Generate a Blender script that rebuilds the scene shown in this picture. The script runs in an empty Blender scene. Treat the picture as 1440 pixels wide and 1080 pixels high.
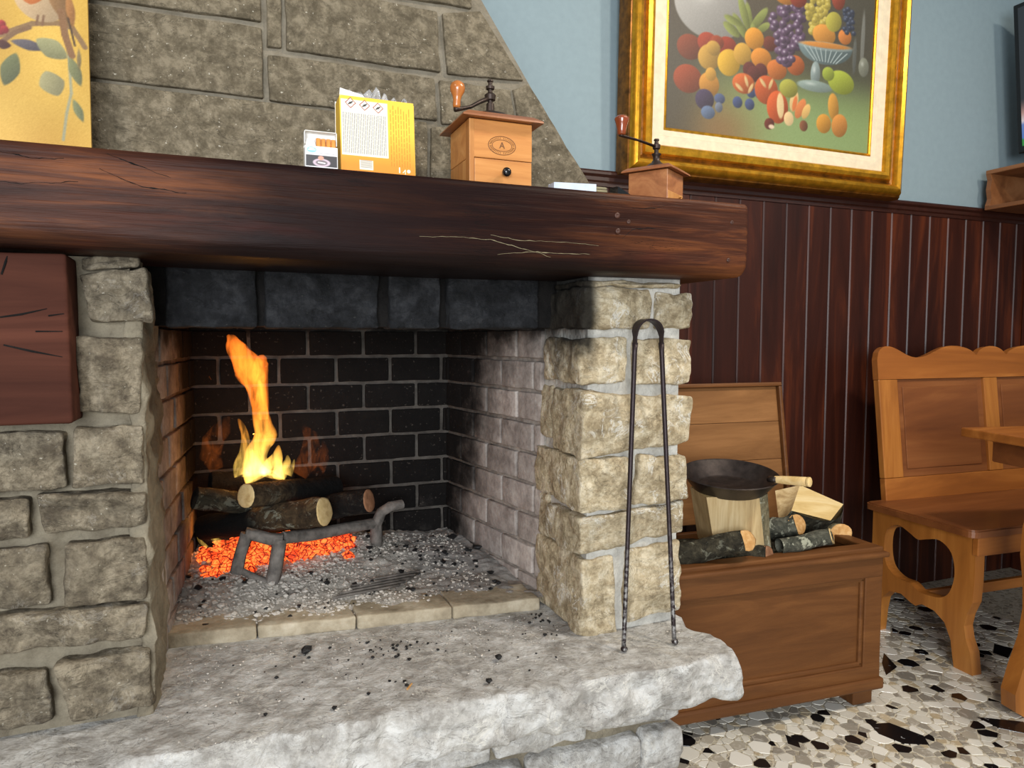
import bpy, bmesh, math, random
import numpy as np
from mathutils import Vector, Matrix, noise
from mathutils.geometry import tessellate_polygon

random.seed(7)
SC = bpy.context.scene
COL = SC.collection

# ---------------------------------------------------------------- camera
FPX, CX, CY = 1000.0, 720.0, 540.0            # focal length in pixels of the 1440x1080 frame
YAW, PITCH, CAMH = math.radians(21.9), math.radians(3.66), 1.08
FWD = Vector((math.sin(YAW)*math.cos(PITCH), math.cos(YAW)*math.cos(PITCH), -math.sin(PITCH)))
RGT = Vector((math.cos(YAW), -math.sin(YAW), 0))
UPV = RGT.cross(FWD)
CAMP = Vector((0, 0, CAMH))
cd = bpy.data.cameras.new('camera')
cam = bpy.data.objects.new('camera', cd); COL.objects.link(cam)
cd.sensor_width = 36.0; cd.lens = FPX/1440*36.0; cd.clip_start = 0.02
cam.matrix_world = Matrix((( RGT.x, UPV.x, -FWD.x, CAMP.x), (RGT.y, UPV.y, -FWD.y, CAMP.y),
                           (RGT.z, UPV.z, -FWD.z, CAMP.z), (0, 0, 0, 1)))
SC.camera = cam

# ---------------------------------------------------------------- world and lights
SC.view_settings.view_transform = 'Standard'
SC.view_settings.look = 'None'
SC.view_settings.gamma = 1.0
SC.view_settings.exposure = 0.0
SC.view_settings.use_curve_mapping = False
wd = bpy.data.worlds.new('world'); SC.world = wd; wd.use_nodes = True
bg = wd.node_tree.nodes['Background']
bg.inputs[0].default_value = (0.93, 0.96, 1.0, 1); bg.inputs[1].default_value = 0.31

def area(name, loc, target, size, power, col, shape='DISK', size_y=None):
    l = bpy.data.lights.new(name, 'AREA'); l.shape = shape; l.size = size
    if size_y: l.size_y = size_y
    l.energy = power; l.color = col
    o = bpy.data.objects.new(name, l); COL.objects.link(o); o.location = loc
    o.rotation_euler = (Vector(target)-Vector(loc)).to_track_quat('-Z', 'Y').to_euler()
    return o
area('window_daylight', (-0.85, -2.3, 1.35), (0.6, 1.5, 0.7), 1.8, 165, (0.92, 0.96, 1.0), 'RECTANGLE', 1.5)
area('overhead_light', (1.55, 0.30, 2.75), (0.8, 1.5, 0.8), 0.20, 22, (1.0, 0.89, 0.74))
area('overhead_light', (-0.95, 0.25, 2.6), (-0.1, 1.4, 0.9), 0.20, 9, (1.0, 0.88, 0.72))

area('overhead_light', (2.35, 0.25, 2.75), (2.0, 1.4, 0.3), 0.22, 26, (1.0, 0.90, 0.76))  # fill light added overhead to brighten the floor and bench

# ---------------------------------------------------------------- helpers
def ray(x, y): return FWD + RGT*((x-CX)/FPX) - UPV*((y-CY)/FPX)
def atY(x, y, v): d = ray(x, y); return CAMP + d*((v-CAMP.y)/d.y)
def atX(x, y, v): d = ray(x, y); return CAMP + d*((v-CAMP.x)/d.x)
def atZ(x, y, v): d = ray(x, y); return CAMP + d*((v-CAMP.z)/d.z)
def lin(c):
    c = c/255.0
    return c/12.92 if c <= 0.04045 else ((c+0.055)/1.055)**2.4
def rgb(r, g, b): return (lin(r), lin(g), lin(b), 1.0)

WM = {}
def thing(name, label, cat, loc=(0,0,0), group=None, parent=None):
    o = bpy.data.objects.new(name, None); COL.objects.link(o)
    o.empty_display_size = 0.05
    o.location = loc; WM[o.name] = Matrix.Translation(Vector(loc))
    if parent:
        o.parent = parent; o.matrix_parent_inverse = WM[parent.name].inverted()
    if label: o['label'] = label
    if cat: o['category'] = cat
    if group: o['group'] = group
    return o
def tag(o, label=None, cat=None, group=None, kind=None):
    if label: o['label'] = label
    if cat: o['category'] = cat
    if group: o['group'] = group
    if kind: o['kind'] = kind
    return o
def link(name, me, parent, world):
    o = bpy.data.objects.new(name, me); COL.objects.link(o)
    o.matrix_basis = world; WM[o.name] = world.copy()
    if parent:
        o.parent = parent; o.matrix_parent_inverse = WM[parent.name].inverted()
    return o
def mesh_of(name, verts, faces, mat, smooth=False, auto=None):
    me = bpy.data.meshes.new(name)
    me.from_pydata([tuple(v) for v in verts], [], faces); me.update()
    if mat: me.materials.append(mat)
    if smooth:
        me.polygons.foreach_set('use_smooth', [True]*len(me.polygons))
        if auto:
            try: me.set_sharp_from_angle(angle=math.radians(auto))
            except Exception: pass
    return me
def obj(name, verts, faces, mat, parent=None, smooth=False, auto=None):
    """one mesh object built from world coordinates, origin at the centre of its base"""
    A = np.array([tuple(v) for v in verts], dtype=float)
    lo, hi = A.min(0), A.max(0)
    c = np.array([(lo[0]+hi[0])/2, (lo[1]+hi[1])/2, lo[2]])
    me = mesh_of(name, (A-c).tolist(), faces, mat, smooth, auto)
    return link(name, me, parent, Matrix.Translation(Vector(c)))
def struct(o): o['kind'] = 'structure'; return o

class MB:
    """collects geometry for ONE mesh"""
    def __init__(s, T=None): s.v = []; s.f = []; s.T = T
    def add(s, vs, fs):
        n = len(s.v)
        s.v += [s.T(*v) if s.T else Vector(v) for v in vs]
        s.f += [tuple(i+n for i in f) for f in fs]
        return s
    def box(s, x0, x1, y0, y1, z0, z1, b=0.0):
        b = min(b, (x1-x0)*.45, (y1-y0)*.45, (z1-z0)*.45)
        if b <= 0:
            vs = [(x, y, z) for z in (z0, z1) for y in (y0, y1) for x in (x0, x1)]
            return s.add(vs, [(0,2,3,1),(4,5,7,6),(0,1,5,4),(2,6,7,3),(0,4,6,2),(1,3,7,5)])
        bm = bmesh.new(); bmesh.ops.create_cube(bm, size=1.0)
        for v in bm.verts:
            v.co = Vector((x0 if v.co.x < 0 else x1, y0 if v.co.y < 0 else y1, z0 if v.co.z < 0 else z1))
        bmesh.ops.bevel(bm, geom=list(bm.edges), offset=b, segments=2, profile=0.5, affect='EDGES')
        bm.verts.index_update()
        s.add([tuple(v.co) for v in bm.verts], [tuple(v.index for v in f.verts) for f in bm.faces])
        bm.free(); return s
    def tube(s, pts, rad, seg=10, sq=None, cap=True, jit=0.0, up=None):
        pts = [Vector(p) for p in pts]
        if not hasattr(rad, '__len__'): rad = [rad]*len(pts)
        vs, fs = [], []
        t0 = (pts[1]-pts[0]).normalized()
        u = Vector(up) if up is not None else (Vector((0,0,1)) if abs(t0.z) < .9 else Vector((1,0,0)))
        for i, p in enumerate(pts):
            t = (pts[min(i+1, len(pts)-1)]-pts[max(i-1, 0)]).normalized()
            u = (u-t*u.dot(t)).normalized(); w = t.cross(u)
            for k in range(seg):
                a = 2*math.pi*k/seg
                r = rad[i]
                if jit: r *= 1+jit*noise.noise(Vector((math.cos(a)*1.3+p.x*37, math.sin(a)*1.3+p.y*37, p.z*37+i*.35)))
                sx, sy = sq if sq else (1, 1)
                vs.append(p+u*(math.cos(a)*r*sx)+w*(math.sin(a)*r*sy))
        for i in range(len(pts)-1):
            for k in range(seg):
                a, b = i*seg+k, i*seg+(k+1) % seg
                fs.append((a, b, b+seg, a+seg))
        if cap:
            fs.append(tuple(reversed(range(seg)))); fs.append(tuple((len(pts)-1)*seg+k for k in range(seg)))
        return s.add(vs, fs)
    def lathe(s, prof, c, seg=24, axis=(0,0,1), closed=True):
        ax = Vector(axis).normalized()
        u = ax.orthogonal().normalized(); w = ax.cross(u); c = Vector(c)
        vs, fs = [], []
        for r, h in prof:
            for k in range(seg):
                a = 2*math.pi*k/seg
                vs.append(c+ax*h+u*(r*math.cos(a))+w*(r*math.sin(a)))
        for i in range(len(prof)-1):
            for k in range(seg):
                a, b = i*seg+k, i*seg+(k+1) % seg
                fs.append((a, b, b+seg, a+seg))
        if closed:
            fs.append(tuple(reversed(range(seg)))); fs.append(tuple((len(prof)-1)*seg+k for k in range(seg)))
        return s.add(vs, fs)
    def prism(s, loops, fn0, fn1):
        """polygon loops (outer, holes...) of 2D points, fn0/fn1 map 2D to the two faces"""
        L = [[Vector((p[0], p[1], 0)) for p in lp] for lp in loops]
        tris = tessellate_polygon(L)
        flat = [p for lp in loops for p in lp]; n = len(flat)
        vs = [fn0(*p) for p in flat]+[fn1(*p) for p in flat]
        fs = []
        for t in tris:
            fs.append(tuple(t)); fs.append(tuple(i+n for i in reversed(t)))
        o = 0
        for lp in loops:
            m = len(lp)
            for k in range(m):
                a, b = o+k, o+(k+1) % m
                fs.append((a, b, b+n, a+n))
            o += m
        return s.add(vs, fs)
    def build(s, name, mat, parent=None, smooth=False, auto=None):
        o = obj(name, s.v, s.f, mat, parent, smooth, auto)
        bm = bmesh.new(); bm.from_mesh(o.data)
        bmesh.ops.recalc_face_normals(bm, faces=bm.faces); bm.to_mesh(o.data); bm.free()
        if smooth and auto:
            try: o.data.set_sharp_from_angle(angle=math.radians(auto))
            except Exception: pass
        return o

def block_geo(c8, n=(6,4,4), bevel=.006, amp=.004, freq=14.0, amp2=.0015, freq2=55.0, bulge=0.0, seed=0, front_only=False, scal=0.0, facets=0):
    """rough stone: hexahedron c8 = front(bl,br,tr,tl) + back(bl,br,tr,tl), subdivided, rounded and broken up"""
    c8 = [Vector(c) for c in c8]
    ex = ((c8[1]-c8[0]).length+(c8[2]-c8[3]).length)/2
    ez = ((c8[3]-c8[0]).length+(c8[2]-c8[1]).length)/2
    ey = (c8[4]-c8[0]).length
    def coords(k, ext):
        b = min(bevel/max(ext, 1e-4), .3)
        return [0.0, b*.35] + [b+(1-2*b)*i/k for i in range(k+1)] + [1-b*.35, 1.0]
    U, V, W = coords(n[0], ex), coords(n[1], ez), coords(n[2], ey)
    def base(u, v, w):
        f = (c8[0]*(1-u)+c8[1]*u)*(1-v)+(c8[3]*(1-u)+c8[2]*u)*v
        b = (c8[4]*(1-u)+c8[5]*u)*(1-v)+(c8[7]*(1-u)+c8[6]*u)*v
        return f*(1-w)+b*w
    ctr = base(.5, .5, .5); nrm = (base(.5,.5,0)-base(.5,.5,1)).normalized()
    bu, bv, bw = [min(bevel/max(e, 1e-4), .3) for e in (ex, ez, ey)]
    so = Vector((seed*3.17, seed*1.71, seed*2.39))
    rf = random.Random(int(seed*100)+5)
    PL = [(rf.uniform(.15, .85), rf.uniform(.15, .85), rf.uniform(.000, .010), rf.uniform(-.028, .028), rf.uniform(-.028, .028)) for _ in range(facets)]
    idx = {}; vs = []; fs = []
    def vert(i, j, k):
        key = (i, j, k)
        if key in idx: return idx[key]
        u, v, w = U[i], V[j], W[k]
        # rounded edges
        cu, cv, cw = min(max(u, bu), 1-bu), min(max(v, bv), 1-bv), min(max(w, bw), 1-bw)
        d = Vector(((u-cu)/bu, (v-cv)/bv, (w-cw)/bw)); m = max(abs(d.x), abs(d.y), abs(d.z))
        if m > 0:
            d = d*(m/d.length)
            u, v, w = cu+d.x*bu, cv+d.y*bv, cw+d.z*bw
        p = base(u, v, w)
        q = p+so
        out = (p-ctr); out = Vector((out.x/max(ex,.01), out.y/max(ey,.01), out.z/max(ez,.01))).normalized()
        if amp:
            nv = noise.noise_vector(q*freq)
            r = noise.ridged_multi_fractal(q*(freq*.7), .9, 2.1, 3, 1.0, 2.0)-1.0
            p = p+nv*amp*.7+out*(r*amp*.8)
        if amp2: p = p+noise.noise_vector(q*freq2)*amp2
        if scal: p = p+out*((noise.voronoi(q*freq*1.6)[0][0]-.4)*scal)
        if PL: p = p+nrm*(max(-.007, min(c_+gx_*(u-a_)+gz_*(v-b_) for a_, b_, c_, gx_, gz_ in PL))*(1-w))
        if bulge: p = p+nrm*(bulge*max(0, 1-(2*u-1)**2)*max(0, 1-(2*v-1)**2)*(1-w))
        idx[key] = len(vs); vs.append(p); return idx[key]
    nu, nv_, nw = len(U)-1, len(V)-1, len(W)-1
    for i in range(nu):
        for j in range(nv_):
            fs.append((vert(i,j,0), vert(i+1,j,0), vert(i+1,j+1,0), vert(i,j+1,0)))
            if not front_only: fs.append((vert(i,j,nw), vert(i,j+1,nw), vert(i+1,j+1,nw), vert(i+1,j,nw)))
    for i in range(nu):
        for k in range(nw):
            fs.append((vert(i,0,k), vert(i,0,k+1), vert(i+1,0,k+1), vert(i+1,0,k)))
            fs.append((vert(i,nv_,k), vert(i+1,nv_,k), vert(i+1,nv_,k+1), vert(i,nv_,k+1)))
    for j in range(nv_):
        for k in range(nw):
            fs.append((vert(0,j,k), vert(0,j+1,k), vert(0,j+1,k+1), vert(0,j,k+1)))
            fs.append((vert(nu,j,k), vert(nu,j,k+1), vert(nu,j+1,k+1), vert(nu,j+1,k)))
    return vs, fs
def block(name, c8, mat, parent, smooth=True, auto=None, **kw):
    vs, fs = block_geo(c8, **kw)
    return obj(name, vs, fs, mat, parent, smooth, auto)
def box8(x0, x1, y0, y1, z0, z1):
    return [(x0,y0,z0),(x1,y0,z0),(x1,y0,z1),(x0,y0,z1),(x0,y1,z0),(x1,y1,z0),(x1,y1,z1),(x0,y1,z1)]

# ---------------------------------------------------------------- materials
class N:
    def __init__(s, name):
        s.m = bpy.data.materials.new(name); s.m.use_nodes = True
        s.t = s.m.node_tree; s.b = s.t.nodes['Principled BSDF']; s.out = s.t.nodes['Material Output']
        s._pos = None; s._rnd = None
    def new(s, t): return s.t.nodes.new(t)
    def ln(s, a, b): s.t.links.new(a, b)
    def setin(s, sock, v):
        if hasattr(v, 'is_output') or isinstance(v, bpy.types.NodeSocket): s.ln(v, sock)
        else: sock.default_value = v
    @property
    def pos(s):
        if not s._pos: s._pos = s.new('ShaderNodeNewGeometry').outputs['Position']
        return s._pos
    @property
    def rnd(s):
        if not s._rnd: s._rnd = s.new('ShaderNodeObjectInfo').outputs['Random']
        return s._rnd
    def attr(s, name):
        n = s.new('ShaderNodeAttribute'); n.attribute_name = name; return n.outputs['Color']
    def map(s, v, scale=(1,1,1), loc=(0,0,0), rot=(0,0,0)):
        n = s.new('ShaderNodeMapping'); s.ln(v, n.inputs[0])
        s.setin(n.inputs[1], loc); n.inputs[2].default_value = rot; n.inputs[3].default_value = scale
        return n.outputs[0]
    def noise(s, v, scale, detail=4, rough=.55, dist=0.0):
        n = s.new('ShaderNodeTexNoise'); s.ln(v, n.inputs['Vector'])
        n.inputs['Scale'].default_value = scale; n.inputs['Detail'].default_value = detail
        n.inputs['Roughness'].default_value = rough; n.inputs['Distortion'].default_value = dist
        return n.outputs[0]
    def voro(s, v, scale, feature='F1', out=0, rand=1.0):
        n = s.new('ShaderNodeTexVoronoi'); n.feature = feature; s.ln(v, n.inputs['Vector'])
        n.inputs['Scale'].default_value = scale; n.inputs['Randomness'].default_value = rand
        return n.outputs[out]
    def ramp(s, f, stops, interp='LINEAR'):
        n = s.new('ShaderNodeValToRGB'); s.setin(n.inputs[0], f); e = n.color_ramp.elements
        n.color_ramp.interpolation = interp
        while len(e) < len(stops): e.new(.5)
        for i, (p, c) in enumerate(stops):
            e[i].position = p; e[i].color = c if hasattr(c, '__len__') else (c, c, c, 1)
        return n.outputs[0]
    def mix(s, f, a, b, blend='MIX'):
        n = s.new('ShaderNodeMix'); n.data_type = 'RGBA'; n.blend_type = blend
        s.setin(n.inputs[0], f); s.setin(n.inputs[6], a); s.setin(n.inputs[7], b); return n.outputs[2]
    def math(s, op, a, b=0.0, clamp=False):
        n = s.new('ShaderNodeMath'); n.operation = op; n.use_clamp = clamp
        s.setin(n.inputs[0], a); s.setin(n.inputs[1], b); return n.outputs[0]
    def rng(s, v, a, b, c=0.0, d=1.0):
        n = s.new('ShaderNodeMapRange'); s.setin(n.inputs[0], v)
        for i, x in enumerate((a, b, c, d)): n.inputs[i+1].default_value = x
        n.interpolation_type = 'SMOOTHSTEP'
        return n.outputs[0]
    def sep(s, v):
        n = s.new('ShaderNodeSeparateXYZ'); s.ln(v, n.inputs[0]); return n.outputs
    def bump(s, h, strength=.5, dist=.005, normal=None):
        n = s.new('ShaderNodeBump'); n.inputs['Strength'].default_value = strength
        n.inputs['Distance'].default_value = dist; s.ln(h, n.inputs['Height'])
        if normal: s.ln(normal, n.inputs['Normal'])
        return n.outputs[0]
    def done(s, col=None, rough=.6, normal=None, metal=0.0, spec=None, coat=0.0, coat_rough=.15):
        if col is not None: s.setin(s.b.inputs['Base Color'], col)
        s.setin(s.b.inputs['Roughness'], rough); s.setin(s.b.inputs['Metallic'], metal)
        if spec is not None: s.b.inputs['Specular IOR Level'].default_value = spec
        if coat: s.b.inputs['Coat Weight'].default_value = coat; s.b.inputs['Coat Roughness'].default_value = coat_rough
        if normal: s.ln(normal, s.b.inputs['Normal'])
        return s.m
MAT = {}

def stone_mat(name, dark, mid, light, soot=None, bump=.7, white=0.0, vary=.25, fleck=.6, fs=1.0):
    n = N(name); p = n.pos
    off = n.math('MULTIPLY', n.rnd, 37.0)
    cmb = n.new('ShaderNodeCombineXYZ'); n.ln(off, cmb.inputs[0]); n.ln(off, cmb.inputs[2])
    add = n.new('ShaderNodeVectorMath'); add.operation = 'ADD'; n.ln(p, add.inputs[0]); n.ln(cmb.outputs[0], add.inputs[1])
    q = add.outputs[0]
    a = n.noise(q, 16*fs, 7, .66, .35)
    b = n.noise(q, 75*fs, 5, .65)
    f = n.math('ADD', n.math('MULTIPLY', a, .72), n.math('MULTIPLY', b, .28))
    col = n.ramp(f, [(.40, dark), (.5, mid), (.60, light)])
    col = n.mix(n.math('MULTIPLY', n.rng(n.noise(q, 7, 3), .5, .7), .5), col, n.mix(.5, col, mid))
    val = n.math('ADD', n.math('MULTIPLY', n.rnd, vary), 1-vary*.6)
    hs = n.new('ShaderNodeHueSaturation'); n.ln(val, hs.inputs['Value']); n.ln(col, hs.inputs['Color']); col = hs.outputs[0]
    fl = n.rng(n.noise(q, 160, 2, .5), .70, .76)
    col = n.mix(n.math('MULTIPLY', fl, fleck), col, rgb(205, 200, 185))
    ck = n.rng(n.math('ABSOLUTE', n.math('SUBTRACT', n.noise(n.map(q, (1, 1, 2.2)), 8, 5, .6, 1.2), .5)), .010, .001)
    col = n.mix(n.math('MULTIPLY', ck, .45), col, tuple(x*.35 for x in dark[:3])+(1,))
    if white:
        vein = n.math('MULTIPLY', n.rng(n.math('ABSOLUTE', n.math('SUBTRACT', n.noise(q, 14, 5, .7, 1.0), .5)), .028, .006), n.rng(n.noise(q, 10, 2), .52, .60))
        w = n.math('MULTIPLY', n.math('MAXIMUM', n.math('MULTIPLY', n.rng(n.noise(q, 11, 6, .75, .8), .58, .68), .55), vein), white)
        col = n.mix(w, col, rgb(224, 220, 210))
    if soot: col = soot(n, col)
    h = n.math('ADD', n.math('MULTIPLY', n.noise(q, 26, 8, .68, .4), 1.0), n.math('MULTIPLY', n.voro(n.map(q, (1, 1, 1.6)), 32), .45))
    nb = n.bump(h, bump, .018)
    nb = n.bump(n.noise(q, 190, 5, .65), .6, .003, nb)
    return n.done(col, .86, nb, spec=.25)
def soot_at(zlo, zhi, extra=None, amt=1.0, colr=(14, 13, 13)):
    def fn(n, col):
        z = n.sep(n.pos)
        w = n.math('ADD', z[2], n.math('MULTIPLY', n.math('SUBTRACT', n.noise(n.pos, 9, 5, .6), .5), .25))
        m = n.math('MULTIPLY', n.rng(w, zlo, zhi), amt)
        if extra: m = extra(n, m, z)
        return n.mix(m, col, rgb(*colr))
    return fn

MAT['wall_stone'] = stone_mat('rough grey brown stone', rgb(88, 79, 66), rgb(120, 110, 93), rgb(152, 141, 121), bump=.95, white=.12, fs=1.9)
MAT['hood_stone'] = stone_mat('hood sandstone', rgb(84, 76, 61), rgb(106, 97, 80), rgb(132, 122, 103), bump=.45, vary=.12, fs=2.3)
def side_soot(n, m, z):
    return n.math('MULTIPLY', m, n.rng(z[0], .725, .695))
MAT['pillar_stone'] = stone_mat('tan sandstone', rgb(150, 134, 106), rgb(186, 170, 140), rgb(214, 201, 174),
                                soot=soot_at(.97, 1.10, side_soot, .96), bump=.9, white=.7, fs=1.9)
MAT['hearth_stone'] = stone_mat('pale hearth stone', rgb(152, 148, 142), rgb(186, 183, 178), rgb(212, 211, 208), bump=.8, white=.5, vary=.05)
MAT['lintel_stone'] = stone_mat('sooty stone', rgb(20, 21, 23), rgb(34, 35, 38), rgb(52, 53, 56), bump=.9, vary=.1, fleck=.06)
def mortar_mat(name, c1, c2, soot=None):
    n = N(name); p = n.pos
    col = n.ramp(n.noise(p, 22, 7, .65), [(.35, c1), (.65, c2)])
    if soot: col = soot(n, col)
    nb = n.bump(n.noise(p, 60, 7, .65), .8, .012)
    return n.done(col, .92, nb, spec=.2)
MAT['mortar'] = mortar_mat('grey lime mortar', rgb(114, 105, 89), rgb(148, 139, 120))
MAT['hood_mortar'] = mortar_mat('hood mortar', rgb(118, 110, 95), rgb(142, 134, 118))
MAT['pillar_mortar'] = mortar_mat('pale pillar mortar', rgb(176, 173, 165), rgb(212, 209, 200), soot_at(1.02, 1.14, side_soot, .96))
MAT['soot_mortar'] = mortar_mat('sooty mortar', rgb(14, 13, 13), rgb(28, 26, 25))

def brick_mat(name, mort=False):
    n = N(name); p = n.pos; z = n.sep(p)
    if mort: col = n.ramp(n.noise(p, 30, 6), [(.35, rgb(120, 113, 106)), (.65, rgb(160, 152, 143))])
    else:
        col = n.ramp(n.noise(p, 24, 7, .7), [(.3, rgb(124, 114, 108)), (.5, rgb(160, 150, 143)), (.7, rgb(188, 180, 172))])
        hs = n.new('ShaderNodeHueSaturation'); n.ln(n.math('ADD', n.math('MULTIPLY', n.rnd, .35), .8), hs.inputs['Value']); n.ln(col, hs.inputs['Color']); col = hs.outputs[0]
    nz = n.math('MULTIPLY', n.math('SUBTRACT', n.noise(p, 7, 6, .65), .5), .5)
    # soot: licks up the walls, thickest at the back and the top
    d = n.math('ADD', n.math('ADD', n.math('MULTIPLY', n.math('SUBTRACT', z[1], 1.5), 1.45), n.math('MULTIPLY', n.math('SUBTRACT', z[2], .62), .55)), nz)
    m = n.math('MULTIPLY', n.rng(d, .34, .74), .74 if mort else .99)
    top = n.rng(n.math('ADD', z[2], n.math('MULTIPLY', nz, .35)), 1.02, 1.11)
    m = n.math('MAXIMUM', m, n.math('MULTIPLY', top, .95))
    col = n.mix(m, col, rgb(9, 8, 8))
    fl = n.rng(n.noise(p, 120, 2, .5), .66, .72)
    col = n.mix(n.math('MULTIPLY', fl, .12), col, rgb(150, 140, 130))
    nb = n.bump(n.noise(p, 70, 6, .65), .5, .006)
    return n.done(col, .93, nb, spec=.15)
MAT['firebrick'] = brick_mat('firebrick')
MAT['brick_mortar'] = brick_mat('firebox mortar', True)

def wood_mat(name, c1, c2, c3, axis=0, scale=1.0, rough=.45, coat=0.0, bump=.25, ring=.5, hook=None, spec=None):
    n = N(name); p = n.pos
    off = n.math('MULTIPLY', n.rnd, 23.0)
    cmb = n.new('ShaderNodeCombineXYZ')
    for i in range(3): n.ln(off, cmb.inputs[i])
    add = n.new('ShaderNodeVectorMath'); add.operation = 'ADD'; n.ln(p, add.inputs[0]); n.ln(cmb.outputs[0], add.inputs[1])
    sc = [14.0*scale]*3; sc[axis] = 1.3*scale
    q = n.map(add.outputs[0], tuple(sc))
    g = n.noise(q, 1.0, 6, .62, 1.1)
    sc2 = [90.0*scale]*3; sc2[axis] = 3.0*scale
    fine = n.noise(n.map(add.outputs[0], tuple(sc2)), 1.0, 3, .6)
    f = n.math('ADD', n.math('MULTIPLY', g, 1-.35*ring), n.math('MULTIPLY', fine, .35*ring))
    col = n.ramp(f, [(.33, c1), (.5, c2), (.66, c3)])
    if hook: col = hook(n, col)
    nb = n.bump(n.math('ADD', g, fine), bump, .002)
    return n.done(col, rough, nb, coat=coat, spec=spec)
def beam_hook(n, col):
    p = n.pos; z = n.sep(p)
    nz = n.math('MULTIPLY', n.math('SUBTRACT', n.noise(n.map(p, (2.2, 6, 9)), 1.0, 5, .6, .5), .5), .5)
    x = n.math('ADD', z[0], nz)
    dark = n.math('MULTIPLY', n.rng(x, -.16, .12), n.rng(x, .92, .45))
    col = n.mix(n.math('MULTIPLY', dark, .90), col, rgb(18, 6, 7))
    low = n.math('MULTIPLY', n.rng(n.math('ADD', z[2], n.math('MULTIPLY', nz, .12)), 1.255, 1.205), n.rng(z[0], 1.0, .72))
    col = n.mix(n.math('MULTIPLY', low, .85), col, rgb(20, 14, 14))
    red = n.rng(n.noise(n.map(p, (3, 5, 14)), 1.0, 3), .55, .7)
    col = n.mix(n.math('MULTIPLY', red, .18), col, rgb(86, 34, 22))
    v = n.noise(n.map(p, (3.2, 20, 42)), 1.0, 5, .7, 1.6)
    crack = n.rng(n.math('ABSOLUTE', n.math('SUBTRACT', v, .5)), .012, .002)
    m2 = n.rng(n.noise(n.map(p, (4, 5, 7)), 1.0, 2), .52, .62)
    col = n.mix(n.math('MULTIPLY', n.math('MULTIPLY', crack, m2), .85), col, rgb(12, 7, 6))
    return col
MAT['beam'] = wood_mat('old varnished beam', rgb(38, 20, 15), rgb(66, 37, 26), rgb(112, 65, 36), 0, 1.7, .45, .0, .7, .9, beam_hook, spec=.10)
MAT['block_wood'] = wood_mat('red brown beam end', rgb(58, 32, 25), rgb(70, 40, 31), rgb(84, 49, 38), 0, .9, .75, .0, .25, .3, spec=.08)
MAT['wainscot'] = wood_mat('dark varnished pine board', rgb(38, 16, 11), rgb(54, 24, 16), rgb(90, 42, 22), 2, .55, .38, .0, .15, .4, spec=.35)
MAT['chest'] = wood_mat('warm brown chest wood', rgb(86, 52, 25), rgb(99, 61, 30), rgb(113, 72, 37), 0, 1.3, .5, .0, .2, .4, spec=.3)
MAT['lid_wood'] = wood_mat('worn lid boards', rgb(112, 74, 40), rgb(128, 87, 49), rgb(144, 100, 59), 0, 1.1, .6, 0, .2, .4, spec=.25)
MAT['bench'] = wood_mat('honey bench wood', rgb(124, 70, 27), rgb(152, 90, 37), rgb(180, 114, 52), 0, .5, .38, .2, .1, .4)
MAT['bench_up'] = wood_mat('honey bench wood upright', rgb(130, 76, 29), rgb(162, 100, 42), rgb(190, 126, 58), 2, .5, .38, .2, .1, .4)
MAT['bench_panel'] = wood_mat('red brown bench panel', rgb(98, 54, 27), rgb(122, 71, 36), rgb(146, 92, 50), 0, .4, .4, .15, .1, .4)
MAT['grinder'] = wood_mat('honey grinder wood', rgb(170, 108, 52), rgb(194, 132, 70), rgb(208, 150, 88), 0, 1.6, .42, .15, .1, .5)
MAT['grinder_side'] = wood_mat('grinder side wood', rgb(164, 104, 50), rgb(186, 128, 68), rgb(202, 146, 86), 2, 1.6, .42, .15, .1, .5)
MAT['grinder_top'] = wood_mat('grinder lid wood', rgb(116, 66, 34), rgb(140, 84, 46), rgb(160, 100, 58), 0, 1.4, .42, .15, .1, .5)
MAT['grinder_small'] = wood_mat('small grinder wood', rgb(128, 78, 44), rgb(156, 98, 58), rgb(178, 120, 74), 0, 1.4, .42, .15, .1, .5)
MAT['knob_wood'] = wood_mat('polished knob wood', rgb(150, 84, 34), rgb(176, 104, 46), rgb(192, 122, 62), 2, 2, .25, .5, .05, .4)
MAT['knob_red'] = wood_mat('red polished knob wood', rgb(104, 44, 20), rgb(132, 60, 28), rgb(150, 76, 38), 2, 2, .2, .6, .05, .4)
MAT['shelf_wood'] = wood_mat('brown shelf wood', rgb(104, 64, 36), rgb(128, 82, 48), rgb(144, 98, 62), 1, .6, .45, 0, .1, .4)
MAT['split'] = wood_mat('pale split wood', rgb(150, 124, 86), rgb(186, 160, 116), rgb(210, 188, 146), 2, 1.6, .75, 0, .6, .7, spec=.2)
MAT['split_x'] = wood_mat('pale yellow split wood', rgb(196, 164, 104), rgb(222, 194, 136), rgb(236, 214, 164), 0, 1.0, .75, 0, .6, .6, spec=.2)
MAT['handle_wood'] = wood_mat('pale handle wood', rgb(206, 172, 112), rgb(222, 192, 136), rgb(232, 206, 156), 0, 2, .5, 0, .1, .5)
def cutface(name, c1, c2, c3):
    n = N(name); p = n.pos
    col = n.ramp(n.noise(p, 60, 6, .65, .5), [(.3, c1), (.5, c2), (.7, c3)])
    return n.done(col, .8, n.bump(n.noise(p, 180, 4), .4, .002), spec=.2)
MAT['cut'] = cutface('sawn log end', rgb(176, 126, 72), rgb(200, 154, 98), rgb(218, 180, 128))
MAT['cut_pale'] = cutface('pale sawn log end', rgb(176, 146, 96), rgb(204, 176, 124), rgb(216, 192, 144))
MAT['cut_red'] = cutface('brown sawn log end', rgb(120, 84, 60), rgb(146, 104, 76), rgb(166, 122, 92))
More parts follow.
